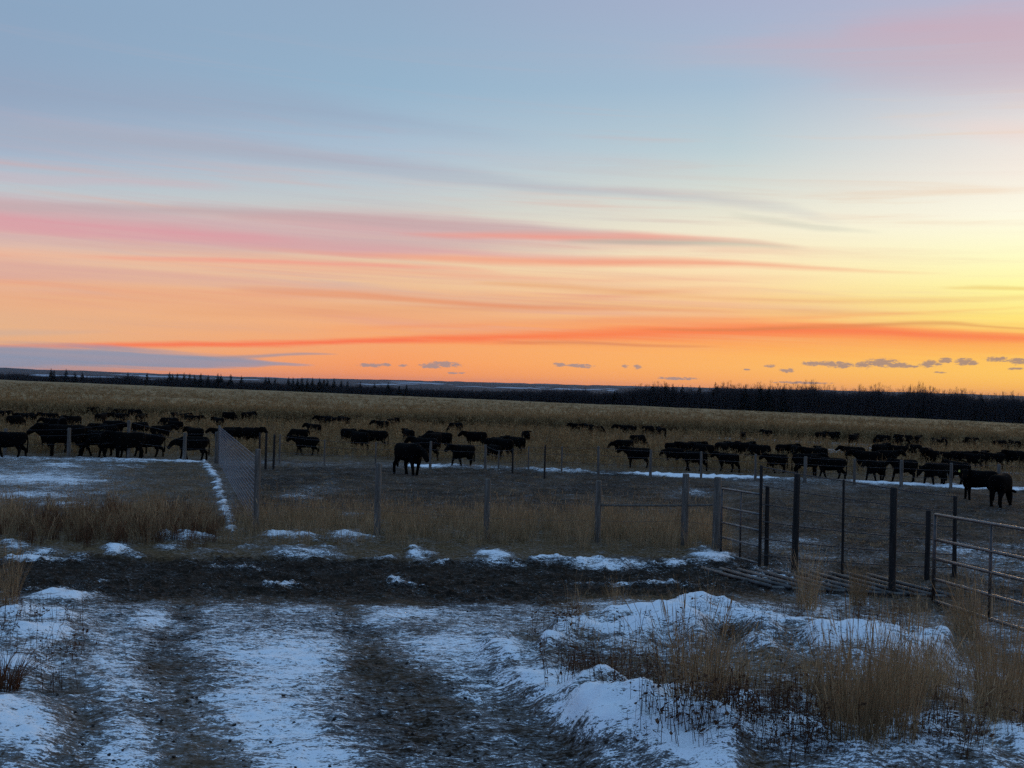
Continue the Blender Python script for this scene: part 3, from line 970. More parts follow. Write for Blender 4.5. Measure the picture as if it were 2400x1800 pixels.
# photo column, row of the back line, row, pose, heading, extra turn (degrees), scale
HERD = [
    (37, 942, 'far_left', 's', 'L'), (111, 942, 'far_left', 's', 'A'), (142, 943, 'far_left', 'g', 'L'), (223, 953, 'far_left', 'g', 'R'), (257, 955, 'far_left', 's', 'A'),
    (286, 957, 'far_left', 's', 'L'), (318, 958, 'far_left', 'g', 'R'), (238, 968, 'far_left', 's', 'A'), (283, 967, 'far_left', 's', 'L'), (410, 966, 'far_left', 'g', 'L'),
    (432, 968, 'far_left', 's', 'A'), (452, 972, 'far_left', 's', 'R'), (512, 977, 'far_left', 's', 'A'), (538, 965, 'far_left', 'g', 'R'), (581, 964, 'far_left', 's', 'A'),
    (60, 966, 'far_left', 's', 'T'), (330, 970, 'far_left', 's', 'A'), (395, 976, 'far_left', 'g', 'L'),
    (8, 962, 'mid_left', 's', 'R'), (37, 972, 'mid_left', 'g', 'R'), (63, 968, 'mid_left', 's', 'A', 30), (116, 966, 'mid_left', 's', 'L'), (170, 974, 'mid_left', 's', 'L'), (125, 980, 'mid_left', 's', 'L'),
    (147, 978, 'mid_left', 's', 'A'), (227, 992, 'mid_left', 'g', 'L'), (268, 984, 'mid_left', 'l', 'R', 8), (252, 993, 'mid_left', 's', 'L'), (330, 987, 'mid_left', 'g', 'R'), (378, 995, 'mid_left', 's', 'A', -20), (410, 986, 'mid_left', 'g', 'L'),
    (457, 1000, 'mid_left', 's', 'A', 25), (525, 1002, 'mid_left', 's', 'L'), (548, 1001, 'mid_left', 'g', 'R'), (592, 1001, 'mid_left', 's', 'R'),
    (20, 1012, 'near_left', 'w', 'L', 0, 1.2), (152, 993, 'near_left', 's', 'L', 0, 1.38), (130, 998, 'near_left', 'w', 'L', 12, 1.2), (178, 997, 'near_left', 's', 'L', -8, 1.2), (225, 1008, 'near_left', 'w', 'L', 4, 1.2), (262, 1015, 'near_left', 'l', 'L', -6, 1.15),
    (300, 1014, 'near_left', 's', 'L', 10, 1.15), (347, 1013, 'near_left', 'w', 'L', 0, 1.18), (452, 1022, 'near_left', 'l', 'L', 0, 1.12),
    (652, 962, 'far_mid', 'g', 'L'), (680, 966, 'far_mid', 's', 'A'), (762, 974, 'far_mid', 's', 'L'), (785, 976, 'far_mid', 'g', 'R'), (808, 977, 'far_mid', 's', 'A'), (893, 986, 'far_mid', 's', 'L'),
    (918, 980, 'far_mid', 's', 'A'), (1067, 990, 'far_mid', 'g', 'L'), (1355, 991, 'far_mid', 's', 'L'), (1380, 992, 'far_mid', 's', 'A'), (1400, 996, 'far_mid', 'g', 'R'), (1465, 995, 'far_mid', 's', 'L'), (1483, 997, 'far_mid', 's', 'A'),
    (1520, 997, 'far_mid', 'g', 'R'), (1550, 1000, 'far_mid', 's', 'A'),
    (700, 1003, 'mid_mid', 'g', 'L'), (735, 993, 'mid_mid', 's', 'L', -15), (820, 1003, 'mid_mid', 'g', 'R'), (842, 1012, 'mid_mid', 's', 'A'), (880, 1007, 'mid_mid', 's', 'L', 12), (958, 1006, 'mid_mid', 's', 'A', 15),
    (1012, 1012, 'mid_mid', 'l', 'L', 10, 1.05), (1034, 1012, 'mid_mid', 's', 'A', 20), (1115, 1010, 'mid_mid', 's', 'L', 25), (1160, 1024, 'mid_mid', 's', 'A', -25), (1180, 1027, 'mid_mid', 's', 'A'), (1210, 1022, 'mid_mid', 's', 'A', 8), (1233, 1008, 'mid_mid', 's', 'T'),
    (718, 1022, 'near_mid', 'w', 'L', 0), (995, 1026, 'near_mid', 'w', 'L', -35), (1085, 1041, 'near_mid', 'w', 'L', 40), (1158, 1040, 'near_mid', 'g', 'A', 30, .85),
    (1461, 1029, 'bunch', 'l', 'L'), (1496, 1019, 'bunch', 'g', 'R'), (1495, 1048, 'bunch', 's', 'L', 28), (1580, 1048, 'bunch', 'l', 'L'), (1578, 1035, 'bunch', 's', 'A'), (1606, 1034, 'bunch', 's', 'L', 12), (1632, 1034, 'bunch', 's', 'R'),
    (1650, 1040, 'bunch', 's', 'A', 10), (1628, 1055, 'bunch', 'l', 'L', 24), (1706, 1061, 'bunch', 'w', 'L'), (1704, 1033, 'bunch', 's', 'R'), (1692, 1036, 'bunch', 's', 'A'), (1742, 1012, 'bunch', 's', 'A'), (1745, 1036, 'bunch', 's', 'A'), (1778, 1042, 'bunch', 'g', 'L'),
    (1798, 1006, 'far_right', 's', 'L'), (1924, 1011, 'far_right', 's', 'A'), (1945, 1011, 'far_right', 's', 'R'), (1962, 1012, 'far_right', 's', 'A'), (2000, 1017, 'far_right', 's', 'A'), (2068, 1019, 'far_right', 'g', 'L'), (2106, 1018, 'far_right', 's', 'A'), (2121, 1019, 'far_right', 's', 'L'),
    (2151, 1021, 'far_right', 's', 'A', 20), (2195, 1027, 'far_right', 's', 'A'), (2213, 1027, 'far_right', 's', 'A'), (2276, 1025, 'far_right', 'g', 'L'), (2345, 1031, 'far_right', 'g', 'R'), (2380, 1031, 'far_right', 's', 'A'),
    (1843, 1041, 'snow_row', 's', 'R', 15), (1871, 1044, 'snow_row', 's', 'A'), (1905, 1048, 'snow_row', 's', 'L'), (1925, 1048, 'snow_row', 's', 'A', 20), (2000, 1045, 'snow_row', 's', 'L'), (2032, 1056, 'snow_row', 's', 'L', 10), (2063, 1040, 'snow_row', 's', 'A'),
    (2103, 1043, 'snow_row', 's', 'L', 20), (2080, 1054, 'snow_row', 's', 'R'), (2140, 1041, 'snow_row', 'l', 'L'), (2172, 1047, 'snow_row', 's', 'L', 35), (2205, 1055, 'snow_row', 's', 'L'), (2232, 1058, 'snow_row', 's', 'A'), (2255, 1057, 'snow_row', 's', 'R'),
    (2280, 1061, 'snow_row', 's', 'L'), (2300, 1057, 'snow_row', 's', 'A'), (2330, 1059, 'snow_row', 's', 'L', 12), (2355, 1058, 'snow_row', 's', 'A'), (2378, 1056, 'snow_row', 's', 'L'), (2420, 1060, 'snow_row', 's', 'R'),
    (1820, 1062, 'near_right', 'w', 'L', 35), (1892, 1063, 'near_right', 's', 'R', 10), (1948, 1071, 'near_right', 'w', 'L', 0, .90), (2053, 1079, 'near_right', 'w', 'L', 52), (2120, 1077, 'near_right', 'w', 'L', 42), (2192, 1084, 'near_right', 'l', 'L', 40), (2245, 1082, 'near_right', 'w', 'L', -50, 1.0),
]
ORD = ['first', 'second', 'third', 'fourth', 'fifth', 'sixth', 'seventh', 'eighth', 'ninth', 'tenth', 'eleventh', 'twelfth', 'thirteenth', 'fourteenth', 'fifteenth',
       'sixteenth', 'seventeenth', 'eighteenth', 'nineteenth', 'twentieth', 'twenty-first', 'twenty-second']
POSE = {'s': 'head up', 'w': 'mid stride', 'l': 'head lowered', 'g': 'grazing', 't': 'head turned', 'u': 'head turned'}


def place_back(u, v, h):
    """where a beast of height h stands so that its back line is at the pixel"""
    return at(u, v, h)


def make_cow(u, v, pose, heading, dev=0, sc=1.0, foot=None, slack=7):
    sc = sc * CALF * (1.0 if foot else RNG.uniform(.92, 1.06))
    h = 1.10 * sc
    p = at(u, foot) if foot else at(u, v, h)
    if p.y > 420:
        p = at(u, v + 6, h)
    o = link('black_cow', COW[pose], None)
    # heading is judged across the line of sight
    bear = math.atan2(p.x, p.y)
    rz = HEAD[heading] - bear + R(dev) + R(RNG.uniform(-slack, slack))
    o.location = p - Vector((0, 0, .03))
    o.rotation_euler = (0, 0, rz)
    o.scale = (sc * .90, sc * RNG.uniform(1.02, 1.16), sc * RNG.uniform(.96, 1.04))
    return o


rows = {}
for rec in HERD:
    u, v, row, pose, hd = rec[:5]
    rows.setdefault(row, []).append(rec)
for row, recs in rows.items():
    recs.sort(key=lambda r: r[0])
    grp, where = ROWS[row]
    for k, rec in enumerate(recs):
        u, v, _, pose, hd = rec[:5]
        o = make_cow(u, v, pose, hd, rec[5] if len(rec) > 5 else 0, rec[6] if len(rec) > 6 else (.92 if row in ('bunch', 'near_right', 'snow_row', 'far_right') else 1.0), slack=7 if row[:4] == 'near' else 48)
        tag(o, '%s from the left %s, %s' % (ORD[k], where, POSE[pose]), 'cow', grp)

c1 = make_cow(958, 0, 'l', 'T', 38, 1.24, foot=1114)
tag(c1, 'lone black cow in the centre pen walking towards the yard', 'cow', ROWS['pen'][0])
c2 = make_cow(2292, 0, 't', 'L', 12, 1.02, foot=1172)
tag(c2, 'black cow with a pale ear tag standing in the right pen', 'cow', ROWS['pen'][0])
c3 = make_cow(2346, 0, 'g', 'A', -12, 1.08, foot=1186)
tag(c3, 'black cow seen from behind at the right pen, rump to camera', 'cow', ROWS['pen'][0])
g = Geo()
g.tube([(.87, .35, 1.12), (.885, .37, 1.05)], [(.012, .03), (.008, .035)], 6)
tg = link('ear_tag', g.me('ear_tag'), m_tag, c2)
tg.location = (0, 0, 0)

# ------------------------------------------------------------------ fences, gates, cattle guard
def post_mesh(name, h, r, n=9, dark=False, square=False):
    g = Geo()
    rs = RNG.uniform(.93, 1.07, 5)
    lean = RNG.uniform(-.012, .012, 2)
    zs = [-.3, .0, h * .5, h - .025, h]
    fac = [1.08, 1.05, 1.0, .96, .80]
    g.tube([(lean[0] * z, lean[1] * z, z) for z in zs], [r * f * q for f, q in zip(fac, rs)], n)
    return g.me(name, True)


def post_at(u, vb, vt, wpx, name='post', mat=None, parent=None, base=None):
    p = base or at(u, vb)
    h = (vb - vt) / F * p.y
    r = max(.025, wpx / F * p.y * (.42 if vb > 1180 else .44 if u < 520 else .32))
    o = link(name, post_mesh(name, h, r), mat or m_post)
    o.rotation_euler = (0, 0, RNG.uniform(0, 6))
    o.location = p
    if parent is not None:
        o.parent = parent
        o.location = p - parent.location
    return o, p, h


def wire(parent, a, b, r=.004, sag=.02, mat=None, name='wire'):
    g = Geo()
    a, b = Vector(a) - parent.location, Vector(b) - parent.location
    pts = [a.lerp(b, k / 5) - Vector((0, 0, sag * 4 * (k / 5) * (1 - k / 5))) for k in range(6)]
    g.tube(pts, r, 4, False)
    return link(name, g.me(name), mat or m_wire, parent)


def fence(name, label, posts, heights, rw=.008, mat=None, wmat=None, group=None, cat='fence'):
    """posts: (u, v base, v top, width px)"""
    p0 = at(posts[0][0], posts[0][1])
    root = empty(name, p0)
    tag(root, label, cat, group)
    ps = []
    for u, vb, vt, wpx in posts:
        o, p, h = post_at(u, vb, vt, wpx, parent=root, mat=mat)
        ps.append((p, h))
    for (pa, ha), (pb, hb) in zip(ps[:-1], ps[1:]):
        for hf in heights:
            wire(root, pa + Vector((0, 0, ha * hf)), pb + Vector((0, 0, hb * hf)), rw, .015, wmat)
    return root, ps


fence('wire_fence', 'weathered post and wire fence along the snow strip of the left pasture',
      [(-140, 1066, 1000, 9), (12, 1070, 1004, 10), (161, 1073, 1003, 10), (301, 1078, 985, 9), (432, 1082, 1014, 10), (506, 1085, 1012, 8)], (.45, .75, .95))
fence('wire_fence', 'long post and wire fence along the snow strip behind the pens',
      [(655, 1088, 1018, 7), (760, 1090, 1030, 6), (880, 1093, 1036, 6), (1008, 1098, 1034, 10), (1137, 1103, 1042, 10), (1168, 1105, 1055, 5), (1238, 1104, 1046, 5), (1316, 1108, 1046, 7), (1402, 1114, 1046, 10),
       (1524, 1119, 1054, 11), (1643, 1122, 1058, 9), (1770, 1127, 1064, 9), (1886, 1131, 1070, 13), (2002, 1136, 1075, 10), (2112, 1142, 1078, 13), (2228, 1146, 1085, 11), (2340, 1153, 1088, 13), (2470, 1160, 1094, 12)],
      (.4, .7, .95), .009)
for u, vb, vt, wp, lb in ((1201, 1112, 1050, 7, 'dark wooden post beside the snow strip, right of the centre cattle'), (1276, 1124, 1043, 7, 'taller of two dark wooden posts at the pen edge, field centre'),
                          (608, 1098, 1014, 8, 'leftmost dark post of the corner cluster behind the mesh fence'), (622, 1101, 1015, 9, 'thick dark post second in the corner cluster'),
                          (641, 1100, 1018, 9, 'third dark post of the corner cluster, next to the walking cow')):
    o, p, h = post_at(u, vb, vt, wp, 'wooden_post', m_dpost)
    tag(o, lb, 'post', 'dark posts standing on the pen edge')

nf, nps = fence('wooden_fence', 'grey post fence standing in tall dry grass before the centre pen',
                [(600, 1246, 1052, 17), (884, 1256, 1085, 19), (1140, 1264, 1122, 18), (1400, 1272, 1126, 18), (1603, 1280, 1110, 21), (1678, 1290, 1118, 22)], (.35, .62, .9), .004)
rl = Geo()
(pa, ha), (pb, hb), (pc, hc) = nps[3], nps[4], nps[5]
rl.tube([pa + Vector((0, 0, ha * .60)) - nf.location, pb + Vector((0, 0, hb * .56)) - nf.location, pc + Vector((0, 0, hc * .62)) - nf.location], .022, 6)
link('rail', rl.me('rail'), m_post, nf)

# page wire running away from the near post, furred with frost
pa = nps[0][0]
pe = at(512, 1086)
root = empty('mesh_fence', pa)
tag(root, 'frosted page wire fence running away beside a snow drift', 'fence')
g = Geo()
ha, hb = 1.62, 1.45
n_st = 70
d = (pe - pa)
for k in range(n_st + 1):
    s = k / n_st
    q = d * s
    q.z = float(base_z(pa.x + q.x, pa.y + q.y)) - pa.z
    hh = ha + (hb - ha) * s
    g.tube([q + Vector((0, 0, .05)), q + Vector((0, 0, hh))], .004, 4, False)
for k in range(16):
    z = .06 + k / 11
    pts = []
    for j in range(9):
        q = d * (j / 8)
        q.z = float(base_z(pa.x + q.x, pa.y + q.y)) - pa.z
        pts.append(q + Vector((0, 0, .06 + (ha + (hb - ha) * j / 8 - .06) * k / 15)))
    g.tube(pts, .006, 4, False)
mw = link('wire_mesh', g.me('wire_mesh'), m_frost, root)
for s in (1.0,):
    q = pa + d * s
    q.z = float(base_z(q.x, q.y))
    o = link('post', post_mesh('post', 1.5, .05), m_post, root)
    o.location = q - pa

# wire fence behind the cattle guard
rp = [(1780, 1328, 1090, 9), (1974, 1344, 1124, 4), (2236, 1353, 1162, 12)]
root, ps = fence('wire_fence', 'dark six-strand wire fence on thin steel posts behind the cattle guard', rp, (.12, .28, .45, .62, .8, .985), .014, m_dpost)
for k in range(1):
    pass
heavy = []
for u, vb, vt, wpx, lb in ((1862, 1345, 1110, 19, 'thick dark post at the left side of the cattle guard'), (2090, 1392, 1142, 20, 'thick dark post at the right side of the cattle guard'),
                           (1796, 1328, 1138, 12, 'shorter dark post just right of the small pipe gate'), (2172, 1360, 1196, 14, 'dark post beside the large pipe gate')):
    o, p, h = post_at(u, vb, vt, wpx, 'wooden_post', m_dpost)
    heavy.append((p, h))
    tag(o, lb, 'post', 'dark posts round the cattle guard')


def gate(name, label, pa, pb, za, zb, rails, uprights, r, mats):
    root = empty(name, pa)
    tag(root, label, 'gate', 'pipe gates of the right pen')
    d = pb - pa

    def P(s, z):
        z0, z1 = za[0] + (zb[0] - za[0]) * s, za[1] + (zb[1] - za[1]) * s
        return d * s + Vector((0, 0, z0 + (z1 - z0) * z))
    for z in rails:
        g = Geo()
        g.tube([P(s, z) for s in (0, .25, .5, .75, 1)], r, 8)
        link('rail', g.me('rail', True), mats[0], root)
    for s in uprights:
        g = Geo()
        g.tube([P(s, 0), P(s, 1)], r * (1.12 if s in (0, 1) else .9), 8)
        link('upright', g.me('upright', True), mats[1], root)
    for z in (.12, .88):
        g = Geo()
        q = P(0, z)
        g.tube([q - d.normalized() * .10, q - d.normalized() * .01], .018, 6)
        link('hinge', g.me('hinge'), mats[1], root)
    return root


pa, pb = at(1689, 1300), at(1781, 1326)
gate('pipe_gate', 'small galvanised pipe gate with bright rails left of the cattle guard', pa, pb, (.04, 1.36), (.04, 1.38),
     (0, .245, .475, .71, 1.0), (0, .5, 1), .022, (m_steel, m_dsteel))
pa = at(2187, 1412)
dd = Vector((7.30 - 6.87, 15.65 - 17.9, 0)).normalized()
pb = pa + dd * 3.7
pb.z = float(base_z(pb.x, pb.y)) + .02
gate('pipe_gate', 'large galvanised pipe gate running out of the right edge', pa, pb, (.03, 1.43), (.03, 1.47),
     (0, .25, .49, .71, 1.0), (0, .40, .75, 1), .026, (m_steel, m_dsteel))

# cattle guard: pipes laid side by side over flat ground painted dark as a shaded hollow
tl = [at(1642, 1338), at(1800, 1340), at(1925, 1362), at(2050, 1392)]
root = empty('cattle_guard', at(1760, 1362))
tag(root, 'cattle guard of rusty steel pipes laid flat between two thick posts', 'cattle guard')
dirp = Vector((.36, -.93, 0)).normalized()
pl0 = [(1640, 1338), (1676, 1336), (1712, 1335), (1750, 1335), (1790, 1336), (1830, 1340), (1872, 1348), (1912, 1358), (1952, 1368), (1992, 1376), (2034, 1384)]
ga, gb = at(1645, 1338), at(2030, 1352)
pl = [ga.lerp(gb, k / 9) for k in range(10)]
for k, q in enumerate(pl):
    a = q.copy()
    b = a + dirp * 2.2
    a.z = float(base_z(a.x, a.y)) + .05
    b.z = float(base_z(b.x, b.y)) + .05
    g = Geo()
    g.tube([a - root.location, (a + b) / 2 - root.location - Vector((0, 0, .008)), b - root.location], .036, 8)
    link('pipe', g.me('pipe', True), m_guard, root)
for fr_ in (.06, .94):
    g = Geo()
    q0 = ga + dirp * 2.2 * fr_
    q1 = gb + dirp * 2.2 * fr_
    for q in (q0, q1):
        q.z = float(base_z(q.x, q.y)) + .0
    g.tube([q0 - root.location, q1 - root.location], .05, 6)
    link('support_beam', g.me('support_beam'), m_guard, root)
# ------------------------------------------------------------------ instancing of what nobody could count
def scatter(name, label, pts, rot, scl, idx, protos):
    """one object whose geometry nodes set protos on points; protos live outside the scene"""
    coll = bpy.data.collections.new(name + '_kinds')
    for k, me in enumerate(protos):
        coll.objects.link(bpy.data.objects.new('%s_kind_%02d' % (name, k), me))
    me = bpy.data.meshes.new(name)
    n = len(pts)
    me.vertices.add(n)
    me.vertices.foreach_set('co', np.asarray(pts, np.float32).ravel())
    a = me.attributes.new('rot', 'FLOAT_VECTOR', 'POINT')
    a.data.foreach_set('vector', np.asarray(rot, np.float32).ravel())
    a = me.attributes.new('scl', 'FLOAT_VECTOR', 'POINT')
    a.data.foreach_set('vector', np.asarray(scl, np.float32).ravel())
    a = me.attributes.new('idx', 'INT', 'POINT')
    a.data.foreach_set('value', np.asarray(idx, np.int32))
    o = link(name, me)
    tag(o, label, kind='stuff')
    ng = bpy.data.node_groups.new(name + '_nodes', 'GeometryNodeTree')
    ng.interface.new_socket('Geometry', in_out='INPUT', socket_type='NodeSocketGeometry')
    ng.interface.new_socket('Geometry', in_out='OUTPUT', socket_type='NodeSocketGeometry')
    N, L = ng.nodes, ng.links
    gi, go = N.new('NodeGroupInput'), N.new('NodeGroupOutput')
    ci = N.new('GeometryNodeCollectionInfo')
    ci.inputs['Collection'].default_value = coll
    ci.inputs['Separate Children'].default_value = True
    ci.inputs['Reset Children'].default_value = True
    ip = N.new('GeometryNodeInstanceOnPoints')
    ip.inputs['Pick Instance'].default_value = True

    def na(nm, typ):
        x = N.new('GeometryNodeInputNamedAttribute')
        x.data_type = typ
        x.inputs['Name'].default_value = nm
        return x.outputs['Attribute']
    L.new(gi.outputs[0], ip.inputs['Points'])
    L.new(ci.outputs[0], ip.inputs['Instance'])
    L.new(na('idx', 'INT'), ip.inputs['Instance Index'])
    er = N.new('FunctionNodeEulerToRotation')
    L.new(na('rot', 'FLOAT_VECTOR'), er.inputs[0])
    L.new(er.outputs[0], ip.inputs['Rotation'])
    L.new(na('scl', 'FLOAT_VECTOR'), ip.inputs['Scale'])
    L.new(ip.outputs[0], go.inputs[0])
    md = o.modifiers.new('scatter', 'NODES')
    md.node_group = ng
    return o


M_TAN = grass_mat('dry_grass', (.09, .058, .031), (.32, .215, .115), (.64, .475, .275))
M_RED = grass_mat('red_weed', (.040, .018, .010), (.10, .047, .026), (.20, .105, .06))
M_CORN = grass_mat('dry_corn', (.095, .058, .026), (.33, .205, .095), (.62, .43, .21))
M_TWIG = grass_mat('bare_twigs', (.035, .031, .034), (.062, .055, .058), (.095, .083, .084))  # tones lifted and cooled to carry distance haze in the colour
M_SPRUCE = grass_mat('spruce_needles', (.006, .009, .008), (.010, .015, .012), (.018, .024, .018))
M_STEM = grass_mat('weed_stems', (.035, .018, .012), (.085, .044, .028), (.20, .11, .065))
M_BARK = simple_mat('bark', (.02, .016, .013), .9)[0]


def tuft(name, n, h, spread, lean, mat, wmin=.004, wmax=.008, heads=.3, droop=.3, seed=0):
    rg = np.random.default_rng(seed)
    g = Geo()
    for k in range(n):
        a, r = rg.uniform(0, 6.283), spread * math.sqrt(rg.uniform(0, 1))
        b = Vector((r * math.cos(a), r * math.sin(a), -.03))
        hh = h * rg.uniform(.45, 1.0)
        oa = a + rg.normal(0, .8)
        ln = lean * abs(rg.normal(.6, .5)) * hh
        dx, dy = math.cos(oa) * ln, math.sin(oa) * ln
        dr = droop * rg.uniform(0, 1) ** 2
        pts = [b + Vector((dx * s ** 1.7, dy * s ** 1.7, hh * (s - dr * s ** 3 * .5))) for s in (0, .35, .7, 1.0)]
        wd = rg.uniform(wmin, wmax)
        sa = rg.uniform(0, 3.1416)
        side = Vector((math.cos(sa), math.sin(sa), 0))
        g.strip(pts, [wd, wd * .85, wd * .6, wd * .2], side)
        if rg.uniform() < heads:
            e = pts[-1]
            dv = (pts[-1] - pts[-2]).normalized()
            g.strip([e - dv * .02, e + dv * .05 * h, e + dv * .12 * h, e + dv * .17 * h], [wd * .6, wd * 1.5, wd * 1.3, wd * .3], side)
    me = g.me(name)
    me.materials.append(mat)
    return me


def weed(name, h, mat, seed, leaves=14, stems=5, spread=.10):
    rg = np.random.default_rng(seed)
    g = Geo()
    for k in range(stems):
        a = rg.uniform(0, 6.283)
        b = Vector((spread * rg.normal(), spread * rg.normal(), -.03))
        hh = h * rg.uniform(.5, 1)
        ln = rg.uniform(.05, .35) * hh
        side = Vector((math.cos(a + 1.57), math.sin(a + 1.57), 0))
        P = lambda s: b + Vector((math.cos(a) * ln * s ** 1.4, math.sin(a) * ln * s ** 1.4, hh * s))
        g.strip([P(0), P(.5), P(1)], [.006, .005, .003], side)
        g.strip([P(0), P(.5), P(1)], [.006, .005, .003], Vector((math.cos(a), math.sin(a), .2)))
        for j in range(leaves // stems + 1):
            s = rg.uniform(.35, 1)
            la = rg.uniform(0, 6.283)
            p = P(s)
            dv = Vector((math.cos(la), math.sin(la), rg.uniform(-.6, .6))) * rg.uniform(.03, .07)
            q = p + dv
            g.strip([p, q], [.003, .003], Vector((0, 0, 1)))
            sd = Vector((-math.sin(la), math.cos(la), rg.uniform(-.5, .5))).normalized()
            sz = rg.uniform(.012, .026)
            g.strip([q - dv.normalized() * sz, q, q + dv.normalized() * sz], [sz * .3, sz * 1.3, sz * .2], sd)
    me = g.me(name)
    me.materials.append(mat)
    return me


def corn_stalk(name, h, seed, leaves=7, n=5, wid=.045):
    """a little clump of n dry stalks with hanging leaves"""
    rg = np.random.default_rng(seed)
    g = Geo()
    for k in range(n):
        b = Vector((rg.uniform(-.35, .35), rg.uniform(-.35, .35), -.05)) if n > 1 else Vector((0, 0, -.05))
        hh = h * rg.uniform(.55, 1.0)
        la = rg.uniform(0, 6.283)
        ln = rg.uniform(0, .22) * hh
        P = lambda s: b + Vector((math.cos(la) * ln * s, math.sin(la) * ln * s, hh * s))
        sa = rg.uniform(0, 3.14)
        sd = Vector((math.cos(sa), math.sin(sa), 0))
        g.strip([P(0), P(1)], [.028, .014], sd)
        g.strip([P(0), P(1)], [.028, .014], Vector((-sd.y, sd.x, 0)))
        for j in range(leaves):
            s = rg.uniform(.25, .98)
            p = P(s)
            a = rg.uniform(0, 6.283)
            L_ = rg.uniform(.25, .6) * min(1, hh / 1.4)
            o = Vector((math.cos(a), math.sin(a), 0))
            sd2 = Vector((-o.y, o.x, rg.uniform(-.5, .5))).normalized()
            up = rg.uniform(-.1, .35)
            g.strip([p, p + o * L_ * .4 + Vector((0, 0, L_ * up)), p + o * L_ * .8 + Vector((0, 0, L_ * (up - .4)))], [wid * .6, wid, wid * .3], sd2)
    me = g.me(name)
    me.materials.append(M_CORN)
    return me


def pick(n, fn, u0, u1, v0, v1, seed):
    """n random ground points, thinned by fn(u, v) seen as probability"""
    rg = np.random.default_rng(seed)
    u, v = rg.uniform(u0, u1, n), rg.uniform(v0, v1, n)
    k = rg.uniform(0, 1, n) < fn(u, v)
    return u[k], v[k], rg


def at_many(u, v):
    """ground points for many pixels at once"""
    x, _, z = pix_dir(u, v)
    ys = np.geomspace(4.0, 1300.0, 700)
    out = np.zeros((len(u), 3))
    for s in range(0, len(u), 4000):
        xs, zs = x[s:s + 4000, None], z[s:s + 4000, None]
        f = CAMZ + ys[None] * zs - base_z(xs * ys[None], np.broadcast_to(ys[None], (len(xs), len(ys))))
        k = np.clip(np.argmax(f < 0, 1), 1, None)
        r_ = np.arange(len(xs))
        a, b = f[r_, k - 1], f[r_, k]
        tt = np.clip(a / np.where(a - b == 0, 1, a - b), 0, 1)
        yy = ys[k - 1] + tt * (ys[k] - ys[k - 1])
        X = xs[:, 0] * yy
        out[s:s + 4000] = np.stack([X, yy, base_z(X, yy)], -1)
    return out


def snow_lift(P):
    """height of the lying snow where a stem comes through it"""
    s, d, w_, dep = layout(P[:, 0], P[:, 1], P[:, 2])
    return s, np.maximum(dep, 0) * .8


def plant(name, label, u, v, rg, protos, smin, smax, lift=True, tilt=.08, mask=None):
    P = at_many(u, v)
    sn, dp = snow_lift(P)
    if lift:
        P[:, 2] += dp
    if mask is not None:
        k = rg.uniform(0, 1, len(P)) < mask(sn)
        P = P[k]
    n = len(P)
    rot = np.stack([rg.normal(0, tilt, n), rg.normal(0, tilt, n), rg.uniform(0, 6.283, n)], -1)
    s = rg.uniform(smin, smax, n)
    scl = np.stack([s * rg.uniform(.8, 1.2, n), s * rg.uniform(.8, 1.2, n), s], -1)
    return scatter(name, label, P, rot, scl, rg.integers(0, len(protos), n), protos)


# ------------------------------------------------------------------ corn
stalks = [corn_stalk('stalk', 1.35, 100 + k) for k in range(5)]
thin = [corn_stalk('thin_stalk', 1.15, 120 + k, 5, 3, .036) for k in range(5)]


def front_v(u):
    """foot of the standing corn"""
    return np.interp(u, [-200, 0, 350, 700, 1150, 1650, 2050, 2400, 2600], [968, 974, 984, 994, 1004, 1021, 1040, 1056, 1064])


# standing corn: clumps packed along its front edge, then thinning with distance
u = np.concatenate([RNG.uniform(-150, 2550, 9000), RNG.uniform(-150, 2550, 26000)])
fv = front_v(u)
k = np.concatenate([RNG.uniform(0, 1, 9000) * 10, 10 + RNG.uniform(0, 1, 26000) ** .8 * 100])
top_v = np.interp(u, [0, 600, 1200, 1800, 2400], [897, 920, 946, 968, 998])
v = fv - k
ok = v > top_v
P = at_many(u[ok], v[ok])
rr = np.hypot(P[:, 0], P[:, 1])
P = P[rr < edge_r(np.arctan2(P[:, 0], P[:, 1])) * .985]
n = len(P)
rr = np.hypot(P[:, 0], P[:, 1])
s = RNG.uniform(.85, 1.15, n)
wide = np.clip(rr / 160, 1, 3.2)
scatter('corn', 'standing dry corn filling the field up to the wood', P,
        np.stack([RNG.normal(0, .06, n), RNG.normal(0, .06, n), RNG.uniform(0, 6.283, n)], -1), np.stack([s * wide, s * wide, s], -1), RNG.integers(0, 5, n), stalks)

# closed top of the standing corn, where single plants no longer show
ang = np.linspace(-.58, .58, 420)
t_ = np.linspace(0, 1, 90) ** 1.5
x_, _, z_ = pix_dir(1200 + np.tan(ang) * F, front_v(1200 + np.tan(ang) * F))
fr_pts = at_many(1200 + np.tan(ang) * F, front_v(1200 + np.tan(ang) * F) - 1.5)
r0 = np.hypot(fr_pts[:, 0], fr_pts[:, 1])
A, T = np.meshgrid(ang, t_)
RR = (r0 + 1)[None] + (edge_r(ang) * .985 - r0)[None] * T
X, Y = RR * np.sin(A), RR * np.cos(A)
Zt = base_z(X, Y) + .80 + (fbm(X * .6, Y * .6, 3, 61) - .5) * .5 + (fbm(X * .04, Y * .02, 3, 65) - .5) * .5
Zb = base_z(X[0], Y[0]) - .1
vv = np.vstack([np.stack([X, Y, Zt], -1).reshape(-1, 3), np.stack([X[0], Y[0] - .3, Zb], -1)])
na, nr = len(ang), len(t_)
ff = [(i * na + k, i * na + k + 1, (i + 1) * na + k + 1, (i + 1) * na + k) for i in range(nr - 1) for k in range(na - 1)]
ff += [(nr * na + k, nr * na + k + 1, k + 1, k) for k in range(na - 1)]
m_can, t, bs = material('corn_canopy_mat', .9, .1)
